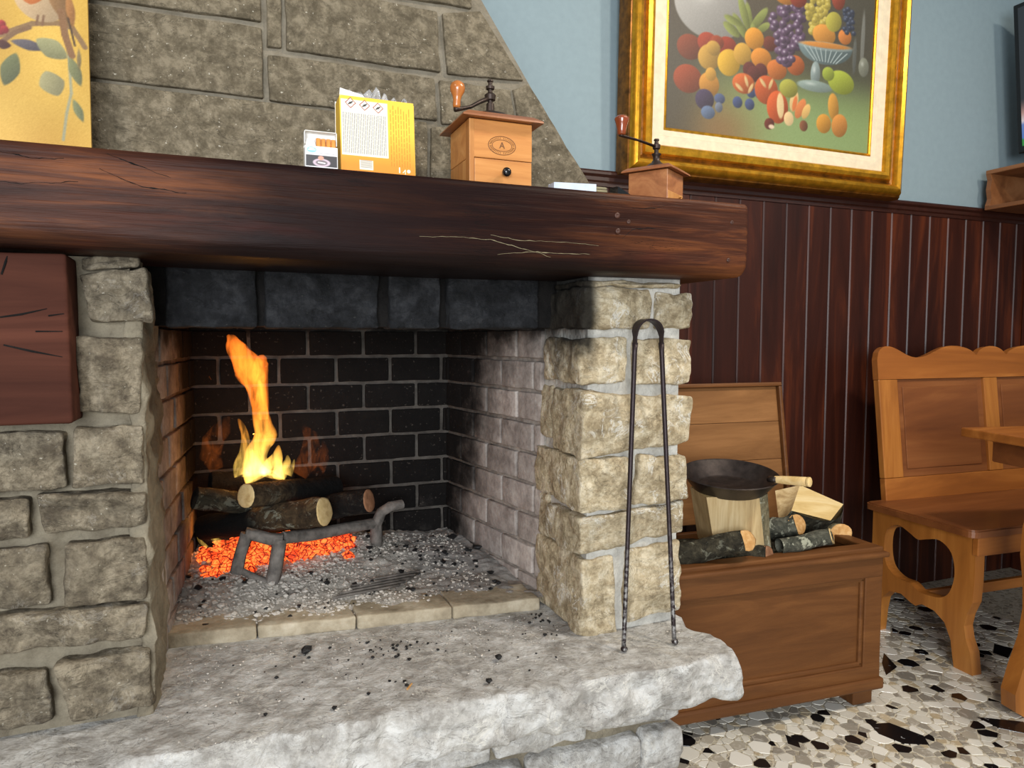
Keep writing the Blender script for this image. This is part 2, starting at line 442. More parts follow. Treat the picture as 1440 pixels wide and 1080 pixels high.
def bark_mat(name, c1, c2, c3, lichen=.0, char=None):
    n = N(name); p = n.pos
    col = n.ramp(n.noise(p, 38, 7, .7, .6), [(.32, c1), (.5, c2), (.7, c3)])
    if lichen:
        li = n.rng(n.noise(p, 30, 5, .7, .6), .55, .6)
        col = n.mix(n.math('MULTIPLY', li, lichen), col, rgb(172, 172, 152))
    if char: col = char(n, col)
    h = n.math('ADD', n.noise(n.map(p, (1, 1, 1)), 70, 7, .7, .6), n.math('MULTIPLY', n.voro(p, 60), .6))
    return n.done(col, .9, n.bump(h, .9, .008), spec=.2)
MAT['bark_dark'] = bark_mat('dark mossy bark', rgb(30, 28, 22), rgb(52, 48, 38), rgb(84, 78, 62), .25)
MAT['bark_lichen'] = bark_mat('lichen covered bark', rgb(44, 46, 40), rgb(80, 80, 70), rgb(120, 118, 104), .9)
MAT['bark_grey'] = bark_mat('grey green bark', rgb(90, 84, 64), rgb(118, 110, 86), rgb(146, 138, 110), .7)
MAT['bark_fire'] = bark_mat('brown bark in the fire', rgb(34, 26, 18), rgb(66, 52, 36), rgb(104, 86, 60), .35,
    lambda n, col: n.mix(n.rng(n.math('ADD', n.sep(n.pos)[0], n.math('MULTIPLY', n.noise(n.pos, 20, 4), .06)), .13, .06), col, rgb(12, 10, 9)))
MAT['bark_fire2'] = bark_mat('scorched bark', rgb(30, 23, 16), rgb(58, 46, 32), rgb(92, 76, 54), .1,
    lambda n, col: n.mix(n.rng(n.math('ADD', n.sep(n.pos)[0], n.math('MULTIPLY', n.noise(n.pos, 20, 4), .06)), .14, .2), col, rgb(12, 10, 9)))
MAT['charred'] = bark_mat('charred wood', rgb(8, 8, 8), rgb(18, 17, 16), rgb(40, 37, 34), .05)

def simple(name, col, rough=.5, metal=0.0, spec=None, coat=0.0, bscale=0, bstr=.2, bdist=.002, var=.12):
    n = N(name); c = col
    if var:
        k = n.noise(n.pos, 35, 5, .6)
        d = tuple(x*(1-var*2) for x in col[:3])+(1,); e = tuple(min(1, x*(1+var*2)) for x in col[:3])+(1,)
        c = n.ramp(k, [(.3, d), (.7, e)])
    nb = n.bump(n.noise(n.pos, bscale, 5), bstr, bdist) if bscale else None
    return n.done(c, rough, nb, metal, spec, coat)
MAT['plaster'] = simple('pale blue wall paint', rgb(134, 153, 161), .8, bscale=60, bstr=.08, var=.02)
MAT['iron'] = simple('dark wrought iron', rgb(52, 46, 44), .45, .7, bscale=90, bstr=.3)
MAT['iron_ash'] = simple('ashy iron', rgb(104, 98, 92), .85, .1, bscale=70, bstr=.6, bdist=.004, var=.3)
MAT['pan'] = simple('black pan iron', rgb(58, 50, 47), .42, .6, bscale=30, bstr=.1, var=.25)
MAT['grinder_iron'] = simple('brown grinder iron', rgb(62, 50, 44), .45, .6, bscale=120, bstr=.2, var=.2)
MAT['black_plastic'] = simple('black plastic', rgb(16, 16, 18), .2, var=0)
MAT['gold'] = simple('aged gold leaf', rgb(206, 150, 40), .3, .75, bscale=90, bstr=.25, var=.16)
MAT['gold_dark'] = simple('dark gold edge', rgb(120, 76, 22), .4, .6, bscale=90, bstr=.25, var=.3)
MAT['linen'] = simple('cream linen liner', rgb(222, 208, 180), .9, bscale=400, bstr=.3, var=.05)
MAT['dark_trim'] = simple('dark brown rail paint', rgb(50, 24, 17), .35, coat=.2, var=.1)
MAT['char'] = simple('charcoal', rgb(18, 18, 19), .6, bscale=90, bstr=.8, bdist=.006, var=.4)
MAT['ashflake'] = simple('pale ash flake', rgb(192, 185, 175), .95, bscale=90, bstr=.6, var=.12)
MAT['paper_white'] = simple('white card', rgb(228, 226, 222), .7, var=.02)
MAT['orange_tip'] = simple('cigarette filter', rgb(206, 138, 66), .8, var=.1)
MAT['pink'] = simple('pink card', rgb(206, 110, 128), .6, var=.04)
MAT['blue_paper'] = simple('pale blue paper', rgb(196, 208, 224), .6, var=.06)
MAT['olive'] = simple('stacked folded paper', rgb(128, 120, 92), .7, var=.15)
MAT['peg'] = simple('dark wooden peg', rgb(62, 32, 20), .5)
MAT['stain'] = simple('dark stamped ink', rgb(98, 58, 26), .6, var=0)
n = N('floor matrix'); p = n.pos
cc = n.ramp(n.voro(p, 60, out=1), [(0, rgb(128, 120, 104)), (.35, rgb(176, 168, 150)), (.7, rgb(206, 200, 184)), (1, rgb(96, 90, 80))])
e = n.rng(n.voro(p, 60, 'DISTANCE_TO_EDGE'), .02, .08)
MAT['floor'] = n.done(n.mix(e, rgb(214, 205, 182), cc), .25, spec=.4)
def chip_mat(name, a, b):
    n = N(name)
    c = n.mix(n.rnd, a, b)
    v = n.noise(n.pos, 45, 6, .6, 1.2)
    c = n.mix(n.rng(v, .5, .75), c, n.mix(.5, c, rgb(235, 230, 220)))
    return n.done(c, .18, spec=.45)
MAT['chip_white'] = chip_mat('white marble chip', rgb(206, 201, 188), rgb(232, 229, 219))
MAT['chip_grey'] = chip_mat('grey marble chip', rgb(134, 128, 118), rgb(178, 170, 154))
MAT['chip_tan'] = chip_mat('tan marble chip', rgb(172, 156, 128), rgb(202, 188, 160))
n = N('black marble chip'); v = n.noise(n.pos, 28, 6, .6, 1.6)
MAT['chip_black'] = n.done(n.mix(n.rng(v, .66, .7), rgb(20, 20, 22), rgb(150, 150, 150)), .16, spec=.5)
n = N('ash bed'); p = n.pos; z = n.sep(p)
c = n.ramp(n.noise(p, 30, 8, .7), [(.3, rgb(140, 134, 126)), (.5, rgb(178, 171, 161)), (.7, rgb(208, 202, 192))])
c = n.mix(n.math('MULTIPLY', n.rng(z[0], .38, .52), .45), c, rgb(108, 108, 112))
c = n.mix(n.rng(n.noise(p, 85, 5, .7), .68, .74), c, rgb(46, 43, 42))
MAT['ash'] = n.done(c, .95, n.bump(n.noise(p, 120, 7, .75), .9, .006), spec=.1)
n = N('glowing embers'); p = n.pos
k = n.noise(p, 45, 5, .65, .6)
crk = n.rng(n.voro(p, 70, 'DISTANCE_TO_EDGE'), .0, .12)
f = n.math('MULTIPLY', k, n.math('ADD', n.math('MULTIPLY', crk, .55), .55))
ec = n.ramp(f, [(.26, (.010, .001, .001, 1)), (.37, (.45, .018, .004, 1)), (.47, (1, .07, .012, 1)), (.66, (1, .30, .05, 1))])
n.setin(n.b.inputs['Emission Color'], ec); n.b.inputs['Emission Strength'].default_value = 1.35
MAT['ember'] = n.done(rgb(30, 22, 20), .9)

def print_mat(name, rough=.5, coat=0.0, bscale=0, bstr=.1):
    n = N(name); nb = n.bump(n.noise(n.pos, bscale, 4), bstr, .002) if bscale else None
    return n.done(n.attr('ink'), rough, nb, coat=coat)
MAT['ink'] = print_mat('printed card', .45)
MAT['ink_paint'] = print_mat('oil paint', .5, 0, 300, .15)
MAT['ink_panel'] = print_mat('painted panel', .4, .15)

# ---- flat prints: a dense grid that carries pigment colours
def sheet(name, P00, P10, P01, nx, ny, img, mat, parent=None, thick=0.0, bow=None):
    """img: array (ny+1, nx+1, 3) of sRGB 0..255, row 0 at the bottom; P00 bottom-left, P10 bottom-right, P01 top-left"""
    P00, P10, P01 = Vector(P00), Vector(P10), Vector(P01)
    eu, ev = P10-P00, P01-P00; nr = eu.cross(ev).normalized()
    vs = []
    for j in range(ny+1):
        for i in range(nx+1):
            q = P00+eu*(i/nx)+ev*(j/ny)
            if bow: q = q+nr*bow(i/nx, j/ny)
            vs.append(q)
    fs = [(j*(nx+1)+i, j*(nx+1)+i+1, (j+1)*(nx+1)+i+1, (j+1)*(nx+1)+i) for j in range(ny) for i in range(nx)]
    cols = np.ones((len(vs), 4)); a = img.reshape(-1, 3)/255.0
    cols[:, :3] = np.where(a <= .04045, a/12.92, ((a+.055)/1.055)**2.4)
    if thick:
        m = len(vs); vs = vs+[v-nr*thick for v in vs]
        fs2 = [tuple(i+m for i in reversed(f)) for f in fs]
        rim = [i for i in range(nx+1)]+[(j*(nx+1)+nx) for j in range(1, ny+1)]+[ny*(nx+1)+i for i in range(nx-1, -1, -1)]+[j*(nx+1) for j in range(ny-1, 0, -1)]
        fs = fs+fs2+[(rim[k], rim[k]+m, rim[(k+1) % len(rim)]+m, rim[(k+1) % len(rim)]) for k in range(len(rim))]
        cols = np.vstack([cols, cols])
    o = obj(name, vs, fs, mat, parent)
    at = o.data.color_attributes.new('ink', 'FLOAT_COLOR', 'POINT')
    at.data.foreach_set('color', cols.astype(np.float32).ravel())
    return o
class Canvas:
    """pigment canvas in its own unit coordinates (x right, y up)"""
    def __init__(s, nx, ny, w, h, base):
        s.nx, s.ny = nx, ny
        s.X, s.Y = np.meshgrid(np.linspace(0, w, nx+1), np.linspace(0, h, ny+1))
        s.a = np.zeros((ny+1, nx+1, 3)); s.a[:] = base
        s.px = w/nx
    def blend(s, m, c):
        m = np.clip(m, 0, 1)[..., None]; s.a = s.a*(1-m)+np.array(c, float)*m
    def ell(s, x, y, rx, ry, c, rot=0, soft=None, shade=0.0, hi=None, power=2.0):
        ca, sa = math.cos(rot), math.sin(rot)
        dx, dy = s.X-x, s.Y-y
        u, v = (dx*ca+dy*sa)/rx, (-dx*sa+dy*ca)/ry
        r = (np.abs(u)**power+np.abs(v)**power)**(1/power)
        e = soft if soft is not None else max(s.px/min(rx, ry)*1.2, .04)
        m = np.clip((1-r)/e+.5, 0, 1)
        col = np.ones_like(s.a)*np.array(c, float)
        if shade:
            k = np.clip(.5+.5*(-.55*u+.55*v), 0, 1)      # brush-painted modelling of the fruit
            col = col*(1-shade+shade*1.5*k)[..., None]
        if hi is not None:
            h = np.exp(-(((u+.3)/.3)**2+((v-.35)/.28)**2))
            col = col*(1-h[..., None])+np.array(hi, float)*h[..., None]
        m = m[..., None]; s.a = s.a*(1-m)+np.clip(col, 0, 255)*m
    def line(s, pts, w, c):
        for (x0, y0), (x1, y1) in zip(pts[:-1], pts[1:]):
            dx, dy = x1-x0, y1-y0; L2 = dx*dx+dy*dy+1e-12
            t = np.clip(((s.X-x0)*dx+(s.Y-y0)*dy)/L2, 0, 1)
            d = np.hypot(s.X-x0-t*dx, s.Y-y0-t*dy)
            s.blend((w/2-d)/s.px+.5, c)
    def rect(s, x0, x1, y0, y1, c):
        m = np.minimum(np.minimum(s.X-x0, x1-s.X), np.minimum(s.Y-y0, y1-s.Y))/s.px+.5
        s.blend(m, c)
    def poly(s, pts, c):
        ins = np.zeros(s.X.shape, bool); n = len(pts)
        for i in range(n):
            x0, y0 = pts[i]; x1, y1 = pts[(i+1) % n]
            if y0 == y1: continue
            cond = ((y0 > s.Y) != (y1 > s.Y)) & (s.X < (x1-x0)*(s.Y-y0)/(y1-y0)+x0)
            ins ^= cond
        s.blend(ins.astype(float), c)
    def speckle(s, amt, rs):
        s.a = np.clip(s.a+rs.normal(0, amt, s.a.shape[:2])[..., None], 0, 255)
RS = np.random.RandomState(5)

# ================================================================ THE ROOM
YW, XW = 2.20, 3.43                    # back wall plane, right wall plane
floor = struct(MB().box(-1.6, XW+.1, -2.2, YW+.1, -.06, -.0015).build('floor', MAT['floor']))

# terrazzo chips: power diagram of random seeds over the floor the camera sees
def clip(poly, nx, ny, d):
    out = []
    for i in range(len(poly)):
        a, b = poly[i], poly[(i+1) % len(poly)]
        da, db = a[0]*nx+a[1]*ny-d, b[0]*nx+b[1]*ny-d
        if da <= 0: out.append(a)
        if (da < 0 < db) or (db < 0 < da):
            t = da/(da-db); out.append((a[0]+(b[0]-a[0])*t, a[1]+(b[1]-a[1])*t))
    return out
def terrazzo():
    rg = random.Random(11)
    bigs = [[(1222,1018),(1250,1016),(1300,1035),(1308,1048),(1270,1046),(1235,1032)],
            [(1243,918),(1262,938),(1246,950),(1240,932)],
            [(1372,1008),(1440,1015),(1452,1034),(1404,1024)],
            [(1104,1033),(1122,1040),(1126,1052),(1108,1046)],
            [(1398,905),(1425,912),(1418,926),(1396,918)]]
    bigs = [[(atZ(x, y, 0).x, atZ(x, y, 0).y) for x, y in b] for b in bigs]
    x0, x1, y0, y1 = .96, 2.75, .70, 2.15
    seeds = []; grid = {}
    cell = .05
    def near(x, y, R):
        k = int(R/cell)+1; i, j = int(x/cell), int(y/cell)
        for a in range(i-k, i+k+1):
            for b in range(j-k, j+k+1):
                for s in grid.get((a, b), ()): yield s
    for r, cnt in ((.030, 160), (.021, 900), (.014, 4200), (.009, 9000)):
        for _ in range(cnt):
            x, y = rg.uniform(x0, x1), rg.uniform(y0, y1)
            if any((s[0]-x)**2+(s[1]-y)**2 < (s[2]+r)**2*.62 for s in near(x, y, .1)): continue
            s = (x, y, r); seeds.append(s); grid.setdefault((int(x/cell), int(y/cell)), []).append(s)
    cells = []
    for (x, y, r) in seeds:
        a = rg.uniform(0, 6.28); L = r*2.1
        poly = [(x+L*math.cos(a+k*math.pi/4), y+L*math.sin(a+k*math.pi/4)) for k in range(8)]
        for s in near(x, y, .15):
            if s[0] == x and s[1] == y: continue
            dx, dy = s[0]-x, s[1]-y; d = math.hypot(dx, dy)
            if d > .2: continue
            m = (d*d+r*r-s[2]**2)/(2*d)
            nx, ny = dx/d, dy/d
            poly = clip(poly, nx, ny, nx*x+ny*y+m-rg.choice((.0008, .001, .0015, .003, .005)))
            if len(poly) < 3: break
        if len(poly) < 3: continue
        ar = abs(sum(poly[i][0]*poly[(i+1) % len(poly)][1]-poly[(i+1) % len(poly)][0]*poly[i][1] for i in range(len(poly))))/2
        if ar < 1e-5: continue
        u = rg.random()
        mt = 'chip_white' if u < .52 else 'chip_grey' if u < .79 else 'chip_tan' if u < (.84 if r > .017 else .94) else 'chip_black'
        d = Vector((x, y, 0))-CAMP; zc = d.dot(FWD)
        pxx, pyy = CX+FPX*d.dot(RGT)/zc, CY-FPX*d.dot(UPV)/zc
        vis = 950 < pxx < 1450 and 840 < pyy < 1090
        cells.append((ar/zc**3 if vis else 0.0, poly, mt))
    cells.sort(key=lambda c: -c[0])
    def chip_geo(poly, h=.0010, zb=-.0022):
        n = len(poly); cx = sum(p[0] for p in poly)/n; cy = sum(p[1] for p in poly)/n
        vs = [(p[0], p[1], zb) for p in poly]+[(cx+(p[0]-cx)*.97, cy+(p[1]-cy)*.97, h-.001) for p in poly]
        fs = [tuple(range(n, 2*n))]+[(k, (k+1) % n, (k+1) % n+n, k+n) for k in range(n)]
        return vs, fs
    for b in bigs:
        vs, fs = chip_geo(b, .0016); obj('marble_chip', vs, fs, MAT['chip_black'], floor)
    rest = {}
    for i, (ar, poly, mt) in enumerate(cells):
        vs, fs = chip_geo(poly)
        if i < 290: obj('marble_chip', vs, fs, MAT[mt], floor)
        else: rest.setdefault(mt, MB()).add(vs, fs)
    me_v, me_f, idx = [], [], []
    for q, (mt, mb) in enumerate(rest.items()):
        n0 = len(me_v); me_v += mb.v; me_f += [tuple(i+n0 for i in f) for f in mb.f]; idx += [q]*len(mb.f)
    o = obj('terrazzo_chips', me_v, me_f, None, floor); o['kind'] = 'stuff'
    for mt in rest: o.data.materials.append(MAT[mt])
    o.data.polygons.foreach_set('material_index', idx)
terrazzo()

RAILZ = 1.652
wall = struct(MB().box(-1.6, XW+.1, YW, YW+.12, 0, 3.0).build('wall_back', MAT['plaster']))
wallr = struct(MB().box(XW, XW+.12, -2.2, YW, 0, 3.0).build('wall_right', MAT['plaster']))
# wainscot boards, each its own board with a rounded groove between
PW = .1113
def plank_mesh(w, z0, z1):
    t = .016; b = .004
    prof = [(-w/2+.0008, 0), (-w/2+.0008, -t+b), (-w/2+b+.001, -t), (w/2-b-.001, -t), (w/2-.0008, -t+b), (w/2-.0008, 0)]
    vs = [(x, y, z) for z in (z0, z1) for x, y in prof]; k = len(prof)
    fs = [(i, (i+1) % k, (i+1) % k+k, i+k) for i in range(k)]+[tuple(reversed(range(k))), tuple(range(k, 2*k))]
    return mesh_of('plank', vs, fs, MAT['wainscot'])
pm = plank_mesh(PW, .0, RAILZ-.02)
X0 = atY(1038, 420, YW-.016).x
k0 = -int((X0-.92)/PW)
kk = k0
while X0+kk*PW < XW-.02:
    link('plank', pm, wall, Matrix.Translation((X0+kk*PW+PW/2, YW, 0))); kk += 1
yy = YW-.017-PW/2
while yy > .4:
    link('plank', pm, wallr, Matrix.Translation((XW, yy, 0)) @ Matrix.Rotation(-math.pi/2, 4, 'Z')); yy -= PW
def rail(name, x0, x1, right=False):
    prof = [(0, RAILZ), (-.030, RAILZ), (-.034, RAILZ-.006), (-.034, RAILZ-.014), (-.026, RAILZ-.022), (-.026, RAILZ-.034), (-.021, RAILZ-.040), (-.021, RAILZ-.052), (0, RAILZ-.056)]
    k = len(prof)
    vs = [((x, YW+y, z) if not right else (XW+y, x, z)) for x in (x0, x1) for y, z in prof]
    fs = [(i, (i+1) % k, (i+1) % k+k, i+k) for i in range(k)]+[tuple(reversed(range(k))), tuple(range(k, 2*k))]
    mb = MB().add(vs, fs); return struct(mb.build(name, MAT['dark_trim']))
rail('trim_1', .93, XW-.001); rail('trim_2', YW-.035, .3, True)

# ================================================================ THE FIREPLACE
HZ = .45
fp = thing('fireplace', 'rustic stone fireplace with a thick dark wooden mantel beam and a raised hearth', 'fireplace', (.35, 1.6, 0))

# ---- hearth slabs (two stones, joint near the middle) and the base under them
def slab(x0, x1, yf0, yf1, name_seed, nx):
    c8 = [(x0, yf0, HZ-.094), (x1, yf1, HZ-.094), (x1, yf1, HZ), (x0, yf0, HZ),
          (x0, 1.62, HZ-.09), (x1, 1.62, HZ-.09), (x1, 1.62, HZ), (x0, 1.62, HZ)]
    vs, fs = block_geo(c8, n=(nx, 14, 30), bevel=.012, amp=.012, freq=11, amp2=.004, freq2=42, seed=name_seed, scal=.022)
    out = []
    for v in vs:                       # worn flat on top, chiselled on the front and ends
        yf = yf0+(yf1-yf0)*(v.x-x0)/(x1-x0)
        flat = min(1.0, max(0.0, (v.y-yf-.015)/.05))
        if x1 > .6: flat = min(flat, max(0.0, min(1.0, (x1-.012-v.x)/.03)))
        if v.z > HZ-.03:
            tgt = HZ-.0015-(.0004 if x1 > .6 else 0)+.0022*noise.noise(Vector((v.x*9, v.y*9, 1.3)))
            v = Vector((v.x, v.y, v.z*(1-flat)+tgt*flat))
            v.z = min(v.z, HZ+.001)
        if abs(v.x-x0) < .02 and x0 > 0: v.x = max(v.x, x0+.0008)
        if abs(v.x-x1) < .02 and x1 < .6: v.x = min(v.x, x1-.0008)
        out.append(v)
    return obj('hearth_slab', out, fs, MAT['hearth_stone'], fp, True)
slab(-1.1, .457, 1.205, 1.138, 1, 170)
slab(.441, .940, 1.138, 1.112, 2, 80)
base = MB().box(-1.1, .885, 1.29, 2.18, 0, HZ-.09).build('hearth_base', MAT['mortar'], fp)
bx = -.55
rgs = random.Random(3)
for row, (z0, z1) in enumerate(((.0, .12), (.13, .235), (.245, .352))):
    x = -.55+.11*row
    while x < .86:
        w = rgs.uniform(.16, .30); x2 = min(x+w, .915)
        if .915-x2 < .10: x2 = .915
        y0 = 1.262+rgs.uniform(-.008, .008)
        block('stone', box8(x, x2-.008, y0, 1.36 if x2 < .91 else 1.5, z0+.003, z1-.003), MAT['hearth_stone'], base, n=(9, 5, 4), bevel=.012, amp=.010, freq=16, amp2=.003, seed=row*7+x)
        x = x2
# right flank of the base (seen when stepping aside)
for row, (z0, z1) in enumerate(((.0, .17), (.18, .352))):
    for k in range(3):
        block('stone', box8(.85, .915, 1.51+.22*k, 1.725+.22*k, z0+.003, z1-.003), MAT['hearth_stone'], base, n=(3, 5, 5), bevel=.012, amp=.007, freq=16, seed=row+k*5)

# ---- left stone wall / left pillar
lw = MB().box(-1.1, -.142, 1.312, 2.18, HZ-.01, 1.21).build('stone_wall', MAT['mortar'], fp)
YL = 1.284
def pxstone(q, Yf, depth, mat, parent, seed, nn=(10, 7, 4), amp=.008, bevel=.009, freq=15, amp2=.0022, bulge=.0, scal=.006, facets=4):
    P = [atY(x, y, Yf) for x, y in q]      # tl, tr, br, bl
    tl, tr, br, bl = P
    off = Vector((0, depth, 0))
    c8 = [bl, br, tr, tl, bl+off, br+off, tr+off, tl+off]
    return block('stone', c8, mat, parent, n=nn, bevel=bevel, amp=amp, freq=freq, amp2=amp2, bulge=bulge, seed=seed, scal=scal, facets=facets)
left_stones = [
 ([(112,361),(193,360),(193,374),(112,377)], 0.012),
 ([(109,384),(203,375),(215,454),(129,449)], 0),
 ([(107,476),(198,474),(198,582),(111,583)], 0.002),
 ([(103,604),(197,602),(203,681),(104,684)], 0),
 ([(50,700),(203,695),(204,738),(60,752)], -.004),
 ([(91,768),(202,758),(204,843),(90,853)], 0),
 ([(-70,876),(205,853),(205,896),(-70,932)], -.006),
 ([(79,934),(206,915),(213,998),(101,1013)], -.004),
 ([(-80,966),(62,944),(74,1016),(-80,1044)], 0),
 ([(-90,618),(89,607),(90,686),(-90,702)], -.002),
 ([(-70,707),(36,702),(39,755),(-70,768)], 0.002),
 ([(-60,777),(64,768),(69,852),(-60,864)], 0.003),
]
for i, (q, dy) in enumerate(left_stones):
    pxstone(q, YL+dy, .07, MAT['wall_stone'], lw, 20+i, nn=(24, 16, 4), bevel=.005, amp=.006)
# further stones left of the frame
for row in range(6):
    z0 = .47+row*.085
    block('stone', box8(-1.08, -.72, 1.29, 1.36, z0, z0+.07), MAT['wall_stone'], lw, n=(8, 4, 2), amp=.008, seed=row+60)
    block('stone', box8(-.70, -.44-.03*(row % 2), 1.29, 1.36, z0, z0+.07), MAT['wall_stone'], lw, n=(8, 4, 2), amp=.008, seed=row+70)
# mortar bead down the inner corner, jamb towards the firebox
vs, fs = block_geo(box8(-.150, -.124, 1.302, 1.56, HZ-.005, 1.14), n=(5, 50, 12), bevel=.006, amp=.012, freq=18, amp2=.003, seed=3)
obj('mortar_bead', vs, fs, MAT['mortar'], lw, True)

# ---- wooden block under the mantel
wb = MB()
vs, fs = block_geo(box8(-.52, -.216, 1.235, 1.42, .952, 1.206), n=(10, 10, 4), bevel=.006, amp=.002, freq=8, amp2=.0006)
blk = obj('timber_block', vs, fs, MAT['block_wood'], fp, True)
for k, pts in enumerate(([(0,446),(30,442),(66,434)], [(50,466),(88,466)], [(5,485),(45,494),(88,502)], [(2,386),(8,368),(10,360)], [(68,444),(90,441)])):
    m = MB(); W = [atY(x, y, 1.2345) for x, y in pts]
    m.tube(W, [.0012]+[.0016]*(len(W)-2)+[.0005] if len(W) > 2 else [.0012, .0006], 6, sq=(1, .6)); m.build('crack', MAT['soot_mortar'], blk)

# ---- right pillar
YP, XP = 1.30, .684
zz = lambda y: atY(820, y, YP).z
xx = lambda x: atY(x, 600, YP).x
rp = MB().box(XP+.016, .926, YP+.018, 2.18, HZ-.01, 1.215).build('pillar', MAT['pillar_mortar'], fp)
def pstone(xl, xr, yt, yb, back, seed, jog=((0,0),(0,0),(0,0),(0,0)), left=None, amp=.008, ny=0.0):
    """xl/xr front pixels, yt/yb pixel rows at the front-left corner, back = world y where its left side ends"""
    x0 = xx(xl) if left is None else left
    x1 = xx(xr); z1, z0 = zz(yt), zz(yb)
    j = [Vector((a, 0, b)) for a, b in jog]   # bl, br, tr, tl
    y0 = YP+ny
    c8 = [Vector((x0, y0, z0))+j[0], Vector((x1, y0, z0))+j[1], Vector((x1, y0, z1))+j[2], Vector((x0, y0, z1))+j[3],
          Vector((x0+.004, back, z0))+j[0], Vector((x1, back, z0))+j[1], Vector((x1, back, z1))+j[2], Vector((x0+.004, back, z1))+j[3]]
    return block('stone', c8, MAT['pillar_stone'], rp, n=(20, 14, 14), bevel=.006, amp=amp*.8, freq=15, amp2=.0025, bulge=0, seed=seed, scal=.007, facets=4)
pstone(820, 913, 404, 461, 1.51, 40)
pstone(925, 973, 407, 460, 1.42, 41)
pstone(817, 882, 476, 540, 1.495, 42)
pstone(894, 974, 478, 543, 1.42, 43)
pstone(818, 971, 556, 641, 1.455, 44, jog=((0,-.006),(0,.016),(0,-.012),(0,.008)), ny=-.008)
block('stone', box8(XP+.006, .75, 1.478, 1.545, zz(632), zz(548)), MAT['pillar_stone'], rp, n=(4, 6, 6), bevel=.01, amp=.006, seed=45)
pstone(818, 885, 648, 721, 1.545, 46)
pstone(893, 968, 647, 716, 1.42, 47, jog=((0,-.004),(0,0),(-.006,-.01),(.012,0)))
pstone(817, 964, 733, 784, 1.475, 48, jog=((0,0),(0,.028),(0,.022),(0,0)))
block('stone', box8(XP+.006, .75, 1.495, 1.545, zz(790), zz(722)), MAT['pillar_stone'], rp, n=(4, 6, 6), bevel=.01, amp=.006, seed=49)
pstone(823, 868, 790, 898, 1.545, 50, jog=((-.002,0),(.008,-.004),(-.004,0),(0,0)), amp=.010)
pstone(879, 962, 792, 886, 1.42, 51, jog=((.006,0),(-.004,.008),(-.006,.018),(.012,.012)), amp=.010)
pstone(822, 955, 394, 401, 1.45, 52, amp=.004)
# outer flank of the pillar
rgs = random.Random(9)
for row in range(7):
    z = .46+row*.107; y = 1.43
    while y < 2.12:
        w = rgs.uniform(.14, .26); y2 = min(y+w, 2.17)
        block('stone', box8(.86, .952, y, y2-.012, z, z+.095), MAT['pillar_stone'], rp, n=(3, 5, 7), bevel=.012, amp=.008, freq=15, seed=row*3+y); y = y2

# ---- lintel of sooty stones
yl = 1.45
li = MB().box(-.135, .70, yl+.02, yl+.13, 1.104, 1.30).build('lintel', MAT['soot_mortar'], fp)
for i, (a, b, yo) in enumerate(((232,360,0),(373,533,-.002),(548,619,0),(630,756,-.003))):
    block('stone', box8(atY(a, 420, yl).x, atY(b, 420, yl).x, yl+yo, yl+.08, 1.101, 1.215), MAT['lintel_stone'], li, n=(14, 10, 4), bevel=.006, amp=.004, freq=20, amp2=.0015, seed=80+i)
# smoke chamber closing the top behind the lintel
MB().box(-.14, .70, 1.58, 2.16, 1.30, 1.36).build('smoke_chamber', MAT['soot_mortar'], fp)

# ---- firebox: brick back and splayed sides
YB = 2.04
XBL, XBR = -.079, .606
XFL, XFR, YF = -.127, .690, 1.53
CO = .0757                                  # course height
zc0 = atY(627, 712, YB).z                    # a course line on the back wall
courses = [zc0+CO*k for k in range(-2, 9)]
def brick_variants(L, H, D, tagn):
    out = []
    for s in range(3):
        vs, fs = block_geo(box8(-L/2, L/2, 0, D, 0, H), n=(4, 2, 1), bevel=.0035, amp=.0022, freq=24, amp2=.0008, seed=s+L*100)
        out.append(mesh_of('brick', vs, fs, MAT['firebrick'], True))
    return out
def brick_wall(name, A, B, lengths_phase, L=.1535, D=.055):
    """wall from A to B (xy, left to right as seen from inside); bricks as sub-parts"""
    A, B = Vector((A[0], A[1], 0)), Vector((B[0], B[1], 0))
    d = (B-A); W = d.length; d.normalize(); nb = Vector((-d.y, d.x, 0))          # nb points away from the fire
    ang = math.atan2(d.y, d.x)
    mb = MB(); g = .009
    mw = MB()
    P = [A+nb*g, B+nb*g, B+nb*(D+.05), A+nb*(D+.05)]
    mw.add([(p.x, p.y, z) for z in (HZ-.01, 1.32) for p in P], [(0,1,5,4),(1,2,6,5),(2,3,7,6),(3,0,4,7),(4,5,6,7),(3,2,1,0)])
    w = mw.build(name, MAT['brick_mortar'], fp)
    cache = {}
    for r in range(len(courses)-1):
        z0, z1 = courses[r]+.0045, courses[r+1]-.0045
        if z1 > 1.33: continue
        x = -L+lengths_phase[r % 2]*L
        while x < W-.004:
            a, b = max(x, 0), min(x+L-.010, W)
            if b-a > .012:
                key = round(b-a, 3)
                if key not in cache: cache[key] = brick_variants(b-a, z1-z0, D, name)
                me = cache[key][random.randrange(3)]
                c = A+d*((a+b)/2)
                off = random.uniform(-.0018, .0018)
                link('brick', me, w, Matrix.Translation((c.x+nb.x*off, c.y+nb.y*off, z0)) @ Matrix.Rotation(ang, 4, 'Z'))
            x += L
    return w
def fr(xp):  return (atY(xp, 560, YB).x-XBL)
j1 = fr(460+575*.2222)                        # joints measured on the back wall
ph = (j1 % .1535)/.1535
# course index parity: the course whose joint is at j1 lies at y 572..608 px
bw = brick_wall('brick_wall', (XBL-.03, YB), (XBR+.03, YB), ((ph+.2+.0) % 1, (ph+.2+.5) % 1))
